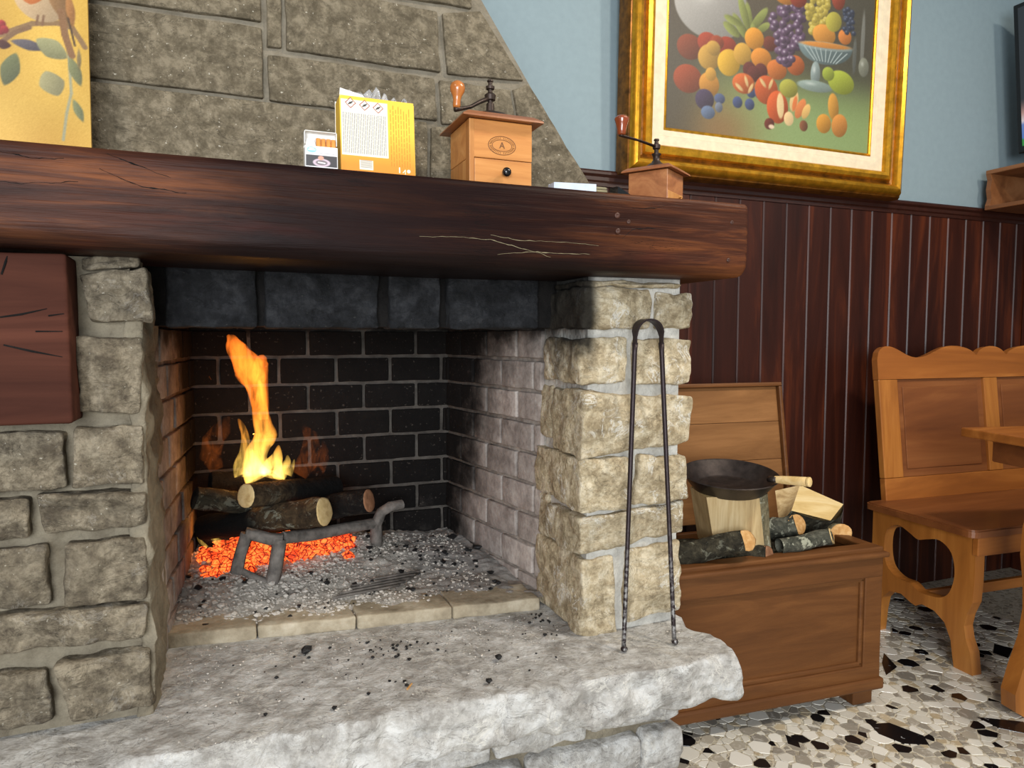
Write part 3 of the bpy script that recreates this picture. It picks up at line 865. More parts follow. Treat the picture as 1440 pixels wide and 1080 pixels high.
# side walls
def side_dist(xp): 
    d = Vector((XBR-XFR, YB-YF, 0)).normalized(); n_ = Vector((-d.y, d.x, 0))
    r = ray(xp, 600); o = Vector((XFR, YF, 0))
    t = (o-CAMP).dot(n_)/(Vector((r.x, r.y, 0)).dot(n_)); q = CAMP+r*t
    return (Vector((q.x, q.y, 0))-Vector((XBR, YB, 0))).length
s1 = side_dist(727.8)
brick_wall('brick_wall', (XBR, YB), (XFR, YF), (((s1 % .1535)/.1535), ((s1 % .1535)/.1535+.5) % 1))
brick_wall('brick_wall', (XFL, YF), (XBL, YB), (.35, .85))

# ---- firebox floor: fire-clay tiles, front strip is the visible step
ZF = .476
ff = MB().box(-.135, .70, 1.585, 2.06, HZ-.002, ZF-.006).build('firebox_floor', MAT['brick_mortar'], fp)
n = N('fire clay tile'); p = n.pos
MAT['tile'] = n.done(n.ramp(n.noise(p, 18, 7, .65), [(.3, rgb(132, 120, 100)), (.5, rgb(164, 152, 130)), (.7, rgb(190, 180, 160))]), .9, n.bump(n.noise(p, 70, 6), .5, .005), spec=.2)
E1, E2 = Vector((-.128, 1.572, 0)), Vector((.668, 1.482, 0))
cuts = [0, .22, .475, .74, 1.0]
for i in range(4):
    a, b = E1.lerp(E2, cuts[i]+.0015), E1.lerp(E2, cuts[i+1]-.0015)
    z0 = HZ-.004
    c8 = [(a.x,a.y,z0),(b.x,b.y,z0),(b.x,b.y,ZF),(a.x,a.y,ZF),(a.x,a.y+.11,z0),(b.x,b.y+.11,z0),(b.x,b.y+.11,ZF),(a.x,a.y+.11,ZF)]
    block('tile', c8, MAT['tile'], ff, n=(16, 2, 6), bevel=.005, amp=.003, freq=18, amp2=.001, seed=i)

# ---- mantel beam
BZ0, BZ1, BY0, BY1, BX0, BX1 = 1.208, 1.358, 1.20, 1.44, -1.2, 1.0125
prof = []
def arc(cy, cz, r, a0, a1, k):
    for i in range(k+1):
        a = math.radians(a0+(a1-a0)*i/k); prof.append((cy+r*math.cos(a), cz+r*math.sin(a)))
arc(BY0+.010, BZ1-.010, .010, 90, 180, 4)
for i in range(1, 9): prof.append((BY0, BZ1-.010-(BZ1-.010-BZ0-.030)*i/9))
arc(BY0+.030, BZ0+.030, .030, 180, 270, 8)
prof += [(BY0+.10, BZ0), (BY1, BZ0), (BY1, BZ1)]
vs, fs = [], []; K = len(prof)
xs = [BX0+(BX1-.012-BX0)*i/150 for i in range(151)]+[BX1-.008, BX1-.004, BX1-.001, BX1]
cyc, czc = (BY0+BY1)/2, (BZ0+BZ1)/2
for x in xs:
    e = max(0, (x-(BX1-.012))/.012); ins = .010*(1-math.sqrt(max(0, 1-e*e)))
    for (y, z) in prof:
        q = Vector((x*1.6, y*6, z*7))
        dy = .004*noise.noise(q)+.0018*noise.noise(Vector((x*6, y*20, z*38)))
        dz = .003*noise.noise(Vector((x*2.2, 4.1, z*3)))
        dz += .006*(1 if z < BZ0+.04 else 0)*noise.noise(Vector((x*1.3, 9.1, 2)))
        if z > BZ1-.002: dz = .0008*noise.noise(q)
        yy_, zz_ = y+dy, z+dz
        yy_ += ins*(1 if y < cyc else -1); zz_ += ins*(1 if z < czc else -1)
        vs.append((x, yy_, zz_))
for i in range(len(xs)-1):
    for k in range(K):
        a, b = i*K+k, i*K+(k+1) % K
        fs.append((a, a+K, b+K, b))
fs.append(tuple((len(xs)-1)*K+k for k in range(K))); fs.append(tuple(reversed(range(K))))
mb = MB().add(vs, fs); beam = mb.build('mantel_beam', MAT['beam'], fp, True, 40)
for (x, y) in ((1029, 313), (1024, 366)):
    c = atY(x, y, BY0); MB().lathe([(.0042, -.003), (.0042, .0012), (.003, .0022)], (c.x, BY0, c.z), 14, (0, -1, 0)).build('peg', MAT['peg'], beam, True, 40)
for (x, y, r) in ((868, 303, .006), (884, 312, .0045), (869, 325, .0055)):
    c = atY(x, y, BY0); MB().lathe([(r, -.004), (r, .0006), (r*.6, .0018), (r*.3, .0008)], (c.x, BY0, c.z), 12, (0, -1, 0)).build('knot', MAT['peg'], beam, True)
CR = [[(590,332),(640,333),(690,337),(730,348),(763,357),(775,361)], [(690,330),(730,338),(790,340),(842,345)], [(700,357),(745,354),(790,356),(830,358)],
      [(888,292),(920,293),(935,290)], [(875,335),(890,322),(912,321),(955,326)], [(0,213),(30,219),(55,224),(90,222)], [(0,256),(60,258),(110,256)], [(150,216),(190,232),(240,250)], [(140,238),(200,262),(262,272)]]
for k, pts in enumerate(CR):
    W = [atY(x, y, BY0) for x, y in pts]
    W = [Vector((w.x, BY0+.004*noise.noise(Vector((w.x*1.6, BY0*6, w.z*7)))+.0018*noise.noise(Vector((w.x*6, BY0*20, w.z*38)))-.0002, w.z)) for w in W]
    light = k in (0, 1, 2)
    V2 = []
    for a_, b_ in zip(W[:-1], W[1:]):
        for q_ in range(8): V2.append(a_.lerp(b_, q_/8))
    V2.append(W[-1])
    W = [w+Vector((0, 0, .0022*noise.noise(Vector((w.x*55, k*3.1, 0)))+.0012*noise.noise(Vector((w.x*190, k*3.1, 5))))) for w in V2]
    MB().tube(W, [.0002+(.0006 if light else .0011)*abs(noise.noise(Vector((w.x*70, k, 8))))*math.sin(math.pi*max(.05, min(.95, q_/len(W))))*2 for q_, w in enumerate(W)], 6, sq=(1, .7)).build('crack', MAT['olive'] if light else MAT['soot_mortar'], beam)

# ---- hood above the mantel
YH = 1.42
def hood_prism():
    zt = 2.6
    e0, e1 = atY(827, 262, YH+.0045), atY(678, 0, YH+.0045)
    sl = (e1.x-e0.x)/(e1.z-e0.z)
    xb, xt = e0.x+sl*(BZ1-e0.z), e0.x+sl*(zt-e0.z)
    vs = [(-1.1, YH+.0045, BZ1-.005), (xb, YH+.0045, BZ1-.005), (xb, YW-.02, BZ1-.005), (-1.1, YW-.02, BZ1-.005),
          (-.7, YH+.0045, zt), (xt, YH+.0045, zt), (xt, YW-.02, zt), (-.7, YW-.02, zt)]
    return vs, [(0,1,5,4),(1,2,6,5),(2,3,7,6),(3,0,4,7),(4,5,6,7),(3,2,1,0)]
mb = MB(); mb.add(*hood_prism()); hood = mb.build('hood', MAT['hood_mortar'], fp)
hood_stones = [
 ([(-260,66),(600,172),(603,276),(-260,200)], 0),
 ([(606,178),(727,170),(748,285),(606,276)], 0),
 ([(-200,-40),(367,38),(370,138),(-200,66)], 0),
 ([(376,76),(611,109),(614,169),(379,141)], 0),
 ([(618,112),(717,126),(724,166),(622,174)], 0),
 ([(722,126),(743,118),(833,264),(746,276)], .002),
 ([(373,-60),(395,-60),(396,67),(375,65)], 0.001),
 ([(400,-80),(612,-60),(620,101),(404,69)], 0),
 ([(622,18),(676,16),(737,113),(630,104)], 0.001),
 ([(-200,-160),(366,-70),(367,29),(-200,-48)], 0),
]
hood_stones[7] = ([(400,-26),(614,16),(620,101),(404,69)], 0)
hood_stones.append(([(400,-90),(664,-70),(664,11),(400,-32)], 0))
for i, (q, dy) in enumerate(hood_stones):
    pxstone(q, YH-.004+dy, .04, MAT['hood_stone'], hood, 100+i, nn=(16, 10, 2), amp=.0022, bevel=.003, freq=16, amp2=.0010, bulge=.0, scal=.0015, facets=0)

# the masonry goes on above and to the left of the picture
rgs = random.Random(17)
E0, E1_ = atY(827, 262, YH), atY(678, 0, YH)
def hood_edge(z): return E0.x+(E1_.x-E0.x)/(E1_.z-E0.z)*(z-E0.z)
for row in range(8):
    z0, z1 = 1.372+row*.128, 1.492+row*.128
    x = -1.04+.03*row; xe = (-.512+.02*(row % 2)) if row < 4 else hood_edge(z1)-.03
    while x < xe-.05:
        x2 = min(x+rgs.uniform(.26, .42), xe)
        if xe-x2 < .12: x2 = xe
        block('stone', box8(x, x2-.008, YH-.004, YH+.036, z0, z1-.008), MAT['hood_stone'], hood, n=(10, 5, 2), bevel=.003, amp=.0022, freq=16, amp2=.001, scal=.0015, seed=row+x); x = x2
for row in range(3):
    z0 = .985+row*.075
    for k, (a, b) in enumerate(((-1.08, -.80), (-.785, -.54))):
        block('stone', box8(a+.03*(row % 2), b, 1.286, 1.36, z0, z0+.062), MAT['wall_stone'], lw, n=(10, 5, 2), bevel=.005, amp=.006, scal=.006, seed=row*2+k+90)

# ================================================================ CHEST WITH FIREWOOD
ca = math.radians(4.4)
CO_ = Vector((.992, 1.542, 0)); CEX = Vector((math.cos(ca), -math.sin(ca), 0)); CEY = Vector((math.sin(ca), math.cos(ca), 0))
TC = lambda x, y, z: CO_+CEX*x+CEY*y+Vector((0, 0, z))
CW, CD_, CT = .772, .40, .463
ch = thing('firewood_chest', 'brown panelled wooden chest with an open lid, filled with firewood beside the hearth', 'chest', TC(CW/2, CD_/2, 0))
def cpart(name, mat, *boxes, b=.003, parent=None):
    m = MB(TC)
    for bx_ in boxes: m.box(*bx_, b)
    return m.build(name, mat, parent or ch)
front = cpart('front_panel', MAT['chest'], (.05, CW-.05, .014, .028, .10, CT-.03), b=0)
cpart('top_rail', MAT['chest'], (.0, CW, .0, .03, CT-.075, CT-.012))
cpart('bottom_rail', MAT['chest'], (.0, CW, .0, .03, .06, .125))
cpart('stile', MAT['chest'], (.0, .062, .001, .029, .12, CT-.07))
cpart('stile', MAT['chest'], (CW-.062, CW, .001, .029, .12, CT-.07))
for bx_ in ((.06, CW-.06, .006, .02, CT-.088, CT-.073), (.06, CW-.06, .006, .02, .123, .138), (.06, .074, .006, .02, .126, CT-.076), (CW-.074, CW-.06, .006, .02, .126, CT-.076)):
    cpart('panel_moulding', MAT['chest'], bx_, b=.004)
cpart('plinth', MAT['chest'], (-.006, CW+.006, -.012, .02, .055, .088), b=.006)
cpart('rim_moulding', MAT['chest'], (-.008, CW+.012, -.014, .034, CT-.016, CT), b=.006)
cpart('rim_moulding', MAT['chest'], (-.002, CW+.004, .004, .05, CT-.003, CT+.012), b=.004)
cpart('rim_moulding', MAT['chest'], (CW-.03, CW+.012, .035, CD_+.005, CT-.016, CT+.008), b=.004)
cpart('side_panel', MAT['chest'], (CW-.025, CW, .03, CD_, .06, CT-.014))
cpart('side_panel', MAT['chest'], (0, .025, .03, CD_, .06, CT-.014))
cpart('back_panel', MAT['chest'], (0.025, CW-.025, CD_-.02, CD_, .06, CT-.014))
cpart('bottom_board', MAT['chest'], (.025, CW-.025, .03, CD_-.02, .06, .08))
for fx, fy in ((.0, .02), (CW-.075, .02), (0, CD_-.075), (CW-.075, CD_-.075)):
    cpart('foot', MAT['chest'], (fx, fx+.07, fy, fy+.07, 0, .06), b=.004)
# lid leaning open against the wall
la = math.radians(9)
TL = lambda x, y, z: TC(x, CD_+.006+y*math.cos(la)+z*math.sin(la), CT+.004-y*math.sin(la)+z*math.cos(la))
def lidpart(name, mat, x0, x1, y0, y1, z0, z1, b=.002, parent=None):
    m = MB(TL); m.box(x0, x1, y0, y1, z0, z1, b); return m.build(name, mat, parent or ch)
lid = lidpart('lid', MAT['lid_wood'], .012, CW-.012, .004, .018, .0, .20)
lidpart('board', MAT['lid_wood'], .012, CW-.012, .0035, .018, .201, .33, parent=lid)
lidpart('board', MAT['lid_wood'], .012, CW-.012, .004, .018, .331, .452, parent=lid)
lidpart('edge_strip', MAT['chest'], -.002, CW+.002, -.012, .022, .452, .466, .004, parent=lid)
lidpart('edge_strip', MAT['chest'], CW-.012, CW+.002, -.012, .022, .0, .452, .004, parent=lid)
lidpart('edge_strip', MAT['chest'], -.002, .012, -.012, .022, .0, .452, .004, parent=lid)

def log(name, A, B, r0, r1, bark, cut, label, group, end=('cut', 'cut'), bend=.01, seg=16, tilt=0.0, cat='log', jit=.12, skew=0.0):
    """round log from A to B; a bark part and the sawn ends"""
    A, B = Vector(A), Vector(B); t = thing(name, label, cat, ((A.x+B.x)/2, (A.y+B.y)/2, min(A.z-r0, B.z-r1)), group)
    K = 14; d = (B-A).normalized()
    side = d.cross(Vector((0, 0, 1))).normalized()
    pts, rad = [], []
    for i in range(K+1):
        s = i/K; w = noise.noise(Vector((A.x*31, s*2.1, B.y*17)))
        pts.append(A.lerp(B, s)+side*(bend*w*math.sin(s*math.pi))+Vector((0, 0, bend*.7*noise.noise(Vector((s*2.3, A.y*11, 3)))*math.sin(s*math.pi))))
        rad.append(r0+(r1-r0)*s)
    m = MB().tube(pts, rad, seg, jit=jit); vs, fs = m.v, m.f[:-2]
    if skew:                                   # oblique saw cut at the far end
        vd = (pts[-1]-CAMP).normalized(); sk = (vd-d*vd.dot(d)).normalized()*skew
        for k in range(seg): vs[K*seg+k] = vs[K*seg+k]+d*((vs[K*seg+k]-pts[-1]).dot(sk))
    o = MB().add(vs, fs); o.build('bark', bark, t, True)
    for w, ring0, dd in ((0, 0, -1), (1, K*seg, 1)):
        if end[w] is None: continue
        rim = [vs[ring0+k] for k in range(seg)]
        c = sum(rim, Vector())/seg
        V = [c+(p-c)*.985 + d*dd*.0006 for p in rim]+[c+(p-c)*.86+d*dd*.002 for p in rim]+[c+d*dd*(.0022)]
        F = [(k, (k+1) % seg, (k+1) % seg+seg, k+seg) for k in range(seg)]+[(k+seg, (k+1) % seg+seg, 2*seg) for k in range(seg)]
        # closing rim down into the bark
        V += [c+(p-c)*.99-d*dd*.004 for p in rim]; F += [(k, (k+1) % seg, (k+1) % seg+2*seg+1, k+2*seg+1) for k in range(seg)]
        MB().add(V, F).build('cut_end', MAT[end[w]] if isinstance(end[w], str) else end[w], t, True)
    return t
G1 = 'round logs in the chest'
# big split log under the pan: wedge prism
def wedge(name, quad_bot, quad_top, mat_wood, mat_bark, label, barkside, topmat, seed):
    """split log with flat cloven faces; barkside = index of the face that keeps its bark"""
    qb, qt = [Vector(p) for p in quad_bot], [Vector(p) for p in quad_top]
    k = len(qb); c = sum(qb+qt, Vector())/(2*k)
    t = thing(name, label, 'log', (c.x, c.y, min(p.z for p in qb+qt)), 'split logs in the chest')
    def face(a, b, cc, dd, mat, nm, bulge, amp):
        nu, nv = 10, 10; vs = []
        nrm = (b-a).cross(dd-a).normalized()
        if nrm.dot((a+b+cc+dd)/4-c) < 0: nrm = -nrm
        for j in range(nv+1):
            for i in range(nu+1):
                u, v = i/nu, j/nv
                p = (a*(1-u)+b*u)*(1-v)+(dd*(1-u)+cc*u)*v
                e = min(u, 1-u, v, 1-v)*4
                e = min(1, e)
                p = p+nrm*(bulge*(1-(2*u-1)**2)+amp*e*noise.noise(Vector((p.x*30+seed, p.y*30, p.z*14))))
                vs.append(p)
        fs = [(j*(nu+1)+i, j*(nu+1)+i+1, (j+1)*(nu+1)+i+1, (j+1)*(nu+1)+i) for j in range(nv) for i in range(nu)]
        return vs, fs, mat, nm
    wood = MB(); bark = None
    for i in range(k):
        j = (i+1) % k
        isb = i in barkside
        vs, fs, _, _ = face(qb[i], qb[j], qt[j], qt[i], None, '', .014 if isb else 0, .004)
        if isb:
            bark = bark or MB(); bark.add(vs, fs)
        else: wood.add(vs, fs)
    wood.build('cloven_wood', mat_wood, t, True, 35)
    if bark: bark.build('bark', mat_bark, t, True)
    for q, nm in ((qt, 'sawn_end'), (qb, 'sawn_end')):
        m = MB(); cc = sum(q, Vector())/k
        m.add(q+[cc+(cc-c).normalized()*.001], [(i, (i+1) % k, k) for i in range(k)]); m.build(nm, topmat, t)
    return t
# log standing upright under the pan
A = [atY(984,700,1.57), atY(1063,712,1.545), atY(1085,700,1.60)]
def down(p, dx, dy, z): return Vector((p.x+dx, p.y+dy, z))
tl_, tc_, tr_ = Vector((1.222, 1.60, .642)), Vector((1.372, 1.562, .640)), Vector((1.435, 1.612, .640))
tb_, tb2 = Vector((1.40, 1.70, .642)), Vector((1.255, 1.72, .646))
top = [tl_, tc_, tr_, tb_, tb2]
bot = [Vector((1.252, 1.60, .50)), Vector((1.400, 1.562, .455)), Vector((1.450, 1.612, .46)), Vector((1.43, 1.70, .47)), Vector((1.285, 1.72, .49))]
wedge('split_log', bot, top, MAT['split'], MAT['bark_grey'], 'upright pale split log under the frying pan with grey bark on its edge', (1, 2), MAT['split_x'], 1)
# second split log lying behind on the right, end towards the camera-right
q_top = [atY(1113,718,1.68), atY(1168,732,1.66), atY(1186,709,1.74), atY(1125,682,1.80)]
q_bot = [atY(1096,738,1.71), atY(1152,752,1.70), atY(1182,738,1.77), atY(1090,690,1.81)]
wedge('split_log', q_bot, q_top, MAT['split'], MAT['bark_dark'], 'pale yellow split log lying behind the frying pan handle', (0, 1), MAT['split_x'], 2)
log('chest_log', atY(950, 782, 1.60), atY(1050, 760, 1.515), .033, .030, MAT['bark_dark'], 'cut', 'dark bark log with an orange sawn end at the left in the chest', G1, (None, 'cut'), skew=1.0)
log('chest_log', atY(935, 775, 1.68), atY(1030, 772, 1.62), .034, .032, MAT['bark_dark'], 'cut', 'brown log lying left behind the orange ended log in the chest', G1, (None, 'cut_red'), jit=.06)
log('chest_log', atY(1040, 778, 1.60), atY(1080, 779, 1.545), .024, .022, MAT['bark_dark'], 'cut_red', 'thin log with a brown cracked end below the upright split log', G1, (None, 'cut_red'), skew=.6)
log('chest_log', atY(1080, 745, 1.70), atY(1122, 738, 1.64), .034, .032, MAT['bark_lichen'], 'cut', 'short grey lichened log just right of the upright split log', G1, (None, 'cut'), skew=.7)
log('chest_log', atY(1096, 768, 1.56), atY(1170, 754, 1.555), .021, .024, MAT['bark_lichen'], 'cut_pale', 'pale lichen covered log lying along the front rim of the chest', G1, (None, 'cut_pale'), skew=.9)
log('chest_log', atY(1150, 745, 1.78), atY(1183, 750, 1.64), .030, .031, MAT['bark_grey'], 'cut', 'round log at the right rim of the chest with a tan end', G1, (None, 'cut'), skew=.3)
# logs lower in the chest that carry the upper ones
for a, b, r, lab in (((.04, .10, .385), (.68, .09, .385), .04, 'dark log buried along the front wall inside the chest'), ((.05, .27, .40), (.68, .28, .40), .05, 'thick dark log buried along the back wall inside the chest')):
    log('chest_log', TC(*a), TC(*b), r, r, MAT['bark_dark'], 'cut_red', lab, G1, ('cut_red', 'cut_red'))

# ---- frying pan
pc = Vector((1.338, 1.650, .646)); pax = Vector((-.055, -.13, 1)).normalized()
pan = thing('frying_pan', 'black iron frying pan with a pale wooden handle resting on firewood', 'frying pan', pc)
R1 = .138
MB().lathe([(.0, .0), (.09, .0), (.102, .004), (R1-.004, .044), (R1, .047), (R1-.003, .049), (R1-.008, .046), (.100, .0085), (.09, .005), (.0, .004)], pc, 48, pax, closed=False).build('pan_body', MAT['pan'], pan, True, 50)
h1 = atY(1140, 678, 1.42); hq = pc+pax*.040
hd = (h1-hq).normalized(); hs = hq+hd*(R1-.016)
MB().tube([hs, hs+hd*.012, hs+hd*.024], [.012, .013, .012], 12, sq=(.7, 1.1)).build('handle_socket', MAT['pan'], pan, True)
h0 = hs+hd*.018
hdl = MB().tube([h0.lerp(h1, s) for s in (0, .2, .45, .7, .88, .9, .92, .98, 1.0)], [.0095, .0110, .0120, .0125, .0128, .0116, .0132, .0132, .0095], 16).build('handle', MAT['handle_wood'], pan, True, 40)

# ================================================================ BENCH, TABLE
ba = math.radians(3.5)
BO = Vector((2.19, 1.512, 0)); BEX = Vector((math.cos(ba), -math.sin(ba), 0)); BEY = Vector((math.sin(ba), math.cos(ba), 0))
TB = lambda x, y, z: BO+BEX*x+BEY*y+Vector((0, 0, z))
bn = thing('bench', 'honey coloured wooden bench with a scalloped panelled backrest and cut-out end legs', 'bench', TB(.5, .2, 0))
BL = 1.18; SZ = .474
def rounded(x0, x1, y0, y1, r, k=5):
    out = []
    for cx_, cy_, a0 in ((x0+r, y0+r, 180), (x1-r, y0+r, 270), (x1-r, y1-r, 0), (x0+r, y1-r, 90)):
        for i in range(k+1):
            a = math.radians(a0+90*i/k); out.append((cx_+r*math.cos(a), cy_+r*math.sin(a)))
    return out
m = MB(); so = rounded(-.022, BL+.018, -.014, .43, .03)
m.prism([so], lambda x, y: TB(x, y, SZ-.024), lambda x, y: TB(x, y, SZ-.004))
si = rounded(-.016, BL+.012, -.008, .424, .028); 
m.prism([si], lambda x, y: TB(x, y, SZ-.0041), lambda x, y: TB(x, y, SZ))
m.build('seat', MAT['bench_panel'], bn)
def spl(pts, k=6):
    """closed Catmull-Rom loop"""
    out = []; n_ = len(pts)
    for i in range(n_):
        p0, p1, p2, p3 = [Vector((*pts[(i+d) % n_], 0)) for d in (-1, 0, 1, 2)]
        for s in range(k):
            t = s/k
            q = .5*((2*p1)+(p2-p0)*t+(2*p0-5*p1+4*p2-p3)*t*t+(3*p1-p0-3*p2+p3)*t**3)
            out.append((q.x, q.y))
    return out
# end leg outline in (depth y, height z)
outer = [(0.0, SZ-.024), (0.0, .30), (.004, .235), (.022, .19), (.030, .15), (.022, .11), (.004, .07), (-.006, .0), (.060, .0), (.066, .03), (.075, .085), (.100, .135), (.14, .160),
         (.19, .165), (.215, .150), (.235, .155), (.275, .172), (.325, .165), (.355, .13), (.365, .08), (.372, .0), (.42, .0), (.415, .05), (.40, .12), (.40, .2), (.41, .30), (.41, SZ-.024)]
hole = spl([(.085, .245), (.070, .31), (.085, .375), (.130, .405), (.180, .395), (.215, .385), (.250, .400), (.300, .415), (.345, .385), (.355, .32), (.340, .255), (.295, .225), (.240, .222), (.205, .205), (.160, .205), (.115, .215)], 4)
for x0 in (.006, BL-.046):
    MB().prism([outer, hole], lambda y, z, x=x0: TB(x, y, z), lambda y, z, x=x0: TB(x+.040, y, z)).build('leg', MAT['bench_up'], bn)
m = MB(TB); m.box(.004, BL-.004, -.010, .012, SZ-.085, SZ-.025, .003); m.build('apron', MAT['bench'], bn)
m = MB(TB); m.box(.046, BL-.046, .36, .378, SZ-.09, SZ-.025, .003); m.build('apron', MAT['bench'], bn)
m = MB(TB); m.box(.046, BL-.046, .195, .215, .168, .205, .003); m.build('stretcher', MAT['bench'], bn)
# backrest, leaning
bl_ = math.radians(7)
TR = lambda x, y, z: TB(x+.012, .405+y*math.cos(bl_)+z*math.sin(bl_), SZ+z*math.cos(bl_)-y*math.sin(bl_))
BH = .555
def brp(name, mat, x0, x1, y0, y1, z0, z1, b=.003):
    m = MB(TR); m.box(x0, x1, y0, y1, z0, z1, b); return m.build(name, mat, bn)
CM = .636                                # the crest is symmetric about its middle lobe
def crest_z(x):
    x = CM-abs(x-CM)
    if x < .10: t = (x-.05)/.05; return .53+.051*math.sqrt(max(0, 1-(1-t)**2))
    if x < .244: return .559+.022*math.cos((x-.10)/.144*math.pi)
    if x < .427: return .5595-.0225*math.cos((x-.244)/.183*math.pi)
    if x < .555: return .533+.049*math.sqrt(max(0, 1-((x-.427)/.1285)**2))
    return .533+.047*math.sqrt(max(0, 1-((CM-x)/.0815)**2))
BX_A, BX_B = .05, 1.196
cx_ = [BX_A+(BX_B-BX_A)*i/140 for i in range(141)]
crest = [(BX_A, .455), (BX_B, .455)]+[(x, crest_z(x)) for x in reversed(cx_)]
MB().prism([crest], lambda x, z: TR(x, 0, z), lambda x, z: TR(x, .026, z)).build('crest_rail', MAT['bench'], bn)
brp('bottom_rail', MAT['bench'], BX_A, BX_B, 0, .026, -.002, .082)
for x0, x1 in ((BX_A, .142), (.585, .658), (BX_B-.09, BX_B)): brp('stile', MAT['bench_up'], x0, x1, .0, .026, .083, .454)
for x0, x1 in ((.142, .585), (.658, BX_B-.09)):
    pnl = brp('panel', MAT['bench_panel'], x0, x1, .012, .020, .083, .454, 0)
    m = MB(TR); m.box(x0+.03, x1-.03, .008, .0125, .112, .425, .003); m.build('raised_field', MAT['bench_panel'], pnl)

# table at the right edge of the frame
ta = math.radians(13)
TO = atZ(1351, 601, .80); TEX = Vector((math.cos(ta), -math.sin(ta), 0)); TEY = Vector((math.sin(ta), math.cos(ta), 0))
TT = lambda x, y, z: Vector((TO.x, TO.y, 0))+TEX*x-TEY*y+Vector((0, 0, z))
tb = thing('table', 'light brown wooden table with a curved leg in front of the bench', 'table', TT(.5, .4, 0))
m = MB(TT); m.box(0, 1.0, 0, .85, .772, .80, .004); m.build('table_top', MAT['bench'], tb)
m = MB(TT); m.box(.06, .94, .06, .79, .70, .772, .003); m.build('apron', MAT['bench_panel'], tb)
lp = [(.075,.70),(.060,.62),(.040,.54),(.036,.46),(.048,.38),(.052,.30),(.040,.22),(.012,.14),(-.008,.07),(-.004,.02),(.03,.0),(.09,.0),(.10,.04),(.095,.12),(.12,.22),(.135,.30),(.13,.40),(.118,.48),(.135,.58),(.16,.70)]
for x0, y0, sx in ((-.025, .225, 1), (1.03, .225, -1)):
    MB().prism([lp], lambda x, z: TT(x0+sx*x, y0, z), lambda x, z: TT(x0+sx*x, y0+.05, z)).build('leg', MAT['bench_up'], tb)
m = MB(TT); m.box(.08, .92,   .24, .265, .20, .25, .003); m.build('stretcher', MAT['bench'], tb)

# ================================================================ PICTURE
lean = math.radians(1.6)
YPI = 2.128
cBL, cBR = atY(935, 182, YPI), atY(1222, 216.5, YPI)
cz = (cBL.z+cBR.z)/2; cW = cBR.x-cBL.x; cH = .80
TP = lambda x, y, z: Vector((cBL.x+x, YPI+y*math.cos(lean)-z*math.sin(lean), cz+z*math.cos(lean)+y*math.sin(lean)))
pic = thing('painting', 'framed oil painting of fruit in a wide gilded frame on the blue wall', 'painting', TP(cW/2, 0, -.16))
def frame_ring(name, mat, i0, i1, y_in, y_out, prof=None):
    """mitred moulding ring; i0..i1 = distance outward from the canvas edge; prof = [(s, y)]"""
    prof = prof or [(0, y_in), (1, y_out)]
    full = [(i0+(i1-i0)*s, y) for s, y in prof]+[(i1, .045), (i0, .045)]
    vs, fs = [], []; K = len(full)
    for (sx, sz) in ((0, 0), (1, 0), (1, 1), (0, 1)):
        for d, y in full:
            vs.append(TP(-d if sx == 0 else cW+d, y, -d if sz == 0 else cH+d))
    for c in range(4):
        for k in range(K):
            a, b = c*K+k, c*K+(k+1) % K; a2, b2 = ((c+1) % 4)*K+k, ((c+1) % 4)*K+(k+1) % K
            fs.append((a, b, b2, a2))
    return MB().add(vs, fs).build(name, mat, pic, True, 35)
frame_ring('inner_gilt', MAT['gold'], -.004, .006, -.004, -.002, [(0, .0), (.5, -.004), (1, -.002)])
frame_ring('liner', MAT['linen'], .006, .060, 0, -.010, [(0, -.001), (.1, -.004), (.35, -.004), (.4, -.008), (.95, -.010), (1, -.010)])
frame_ring('inner_moulding', MAT['gold'], .060, .098, 0, 0, [(0, -.012), (.15, -.024), (.5, -.030), (.85, -.026), (1, -.016)])
frame_ring('dark_groove', MAT['gold_dark'], .098, .110, 0, 0, [(0, -.016), (.5, -.012), (1, -.018)])
frame_ring('outer_moulding', MAT['gold'], .110, .152, 0, 0, [(0, -.020), (.2, -.036), (.5, -.042), (.8, -.036), (1, -.022)])
frame_ring('outer_edge', MAT['gold_dark'], .152, .164, 0, 0, [(0, -.020), (.4, -.018), (1, -.004)])
# pigment: positions read off the picture plane
def fl(x, y): q = atY(x, y, YPI); return q.x-cBL.x, q.z-cz
sX = (fl(1100, 100)[0]-fl(1090, 100)[0])/10; sY = (fl(1090, 90)[1]-fl(1090, 100)[1])/10
C = Canvas(330, 240, cW, cH, (78, 70, 58))
C.a *= np.clip(.75+.5*C.Y/cH, 0, 1.1)[..., None]
rightdark = 1/(1+np.exp(-(C.X-cW*.75)/.05)); C.blend(rightdark*.5, (60, 64, 56))
gx, gy = fl(1050, 110)
g = 1/(1+np.exp(-(gy+.02-C.Y)/.03)); C.blend(g*(1/(1+np.exp(-(C.X-cW*.18)/.06))), (126, 148, 92))
g2 = 1/(1+np.exp(-(fl(1050, 140)[1]-C.Y)/.03)); C.blend(g2*.55*(1/(1+np.exp(-(C.X-cW*.30)/.05))), (150, 178, 116))
C.blend(np.exp(-(((C.X-cW*.25)/.16)**2+((C.Y-.02)/.12)**2))*.8, (140, 98, 58))
C.blend(np.exp(-(((C.X-.04)/.10)**2+((C.Y-.15)/.22)**2))*.6, (74, 68, 58))
def E(x, y, rx, ry, c, rot=0, shade=.45, hi=None, soft=None):
    u, v = fl(x, y); C.ell(u, v, rx*sX, ry*sY, c, rot, soft, shade, hi)
vx, vy = fl(1000, 8); C.ell(vx, vy, 47*sX, 46*sY, (176, 174, 170), 0, None, .35, (222, 220, 216))
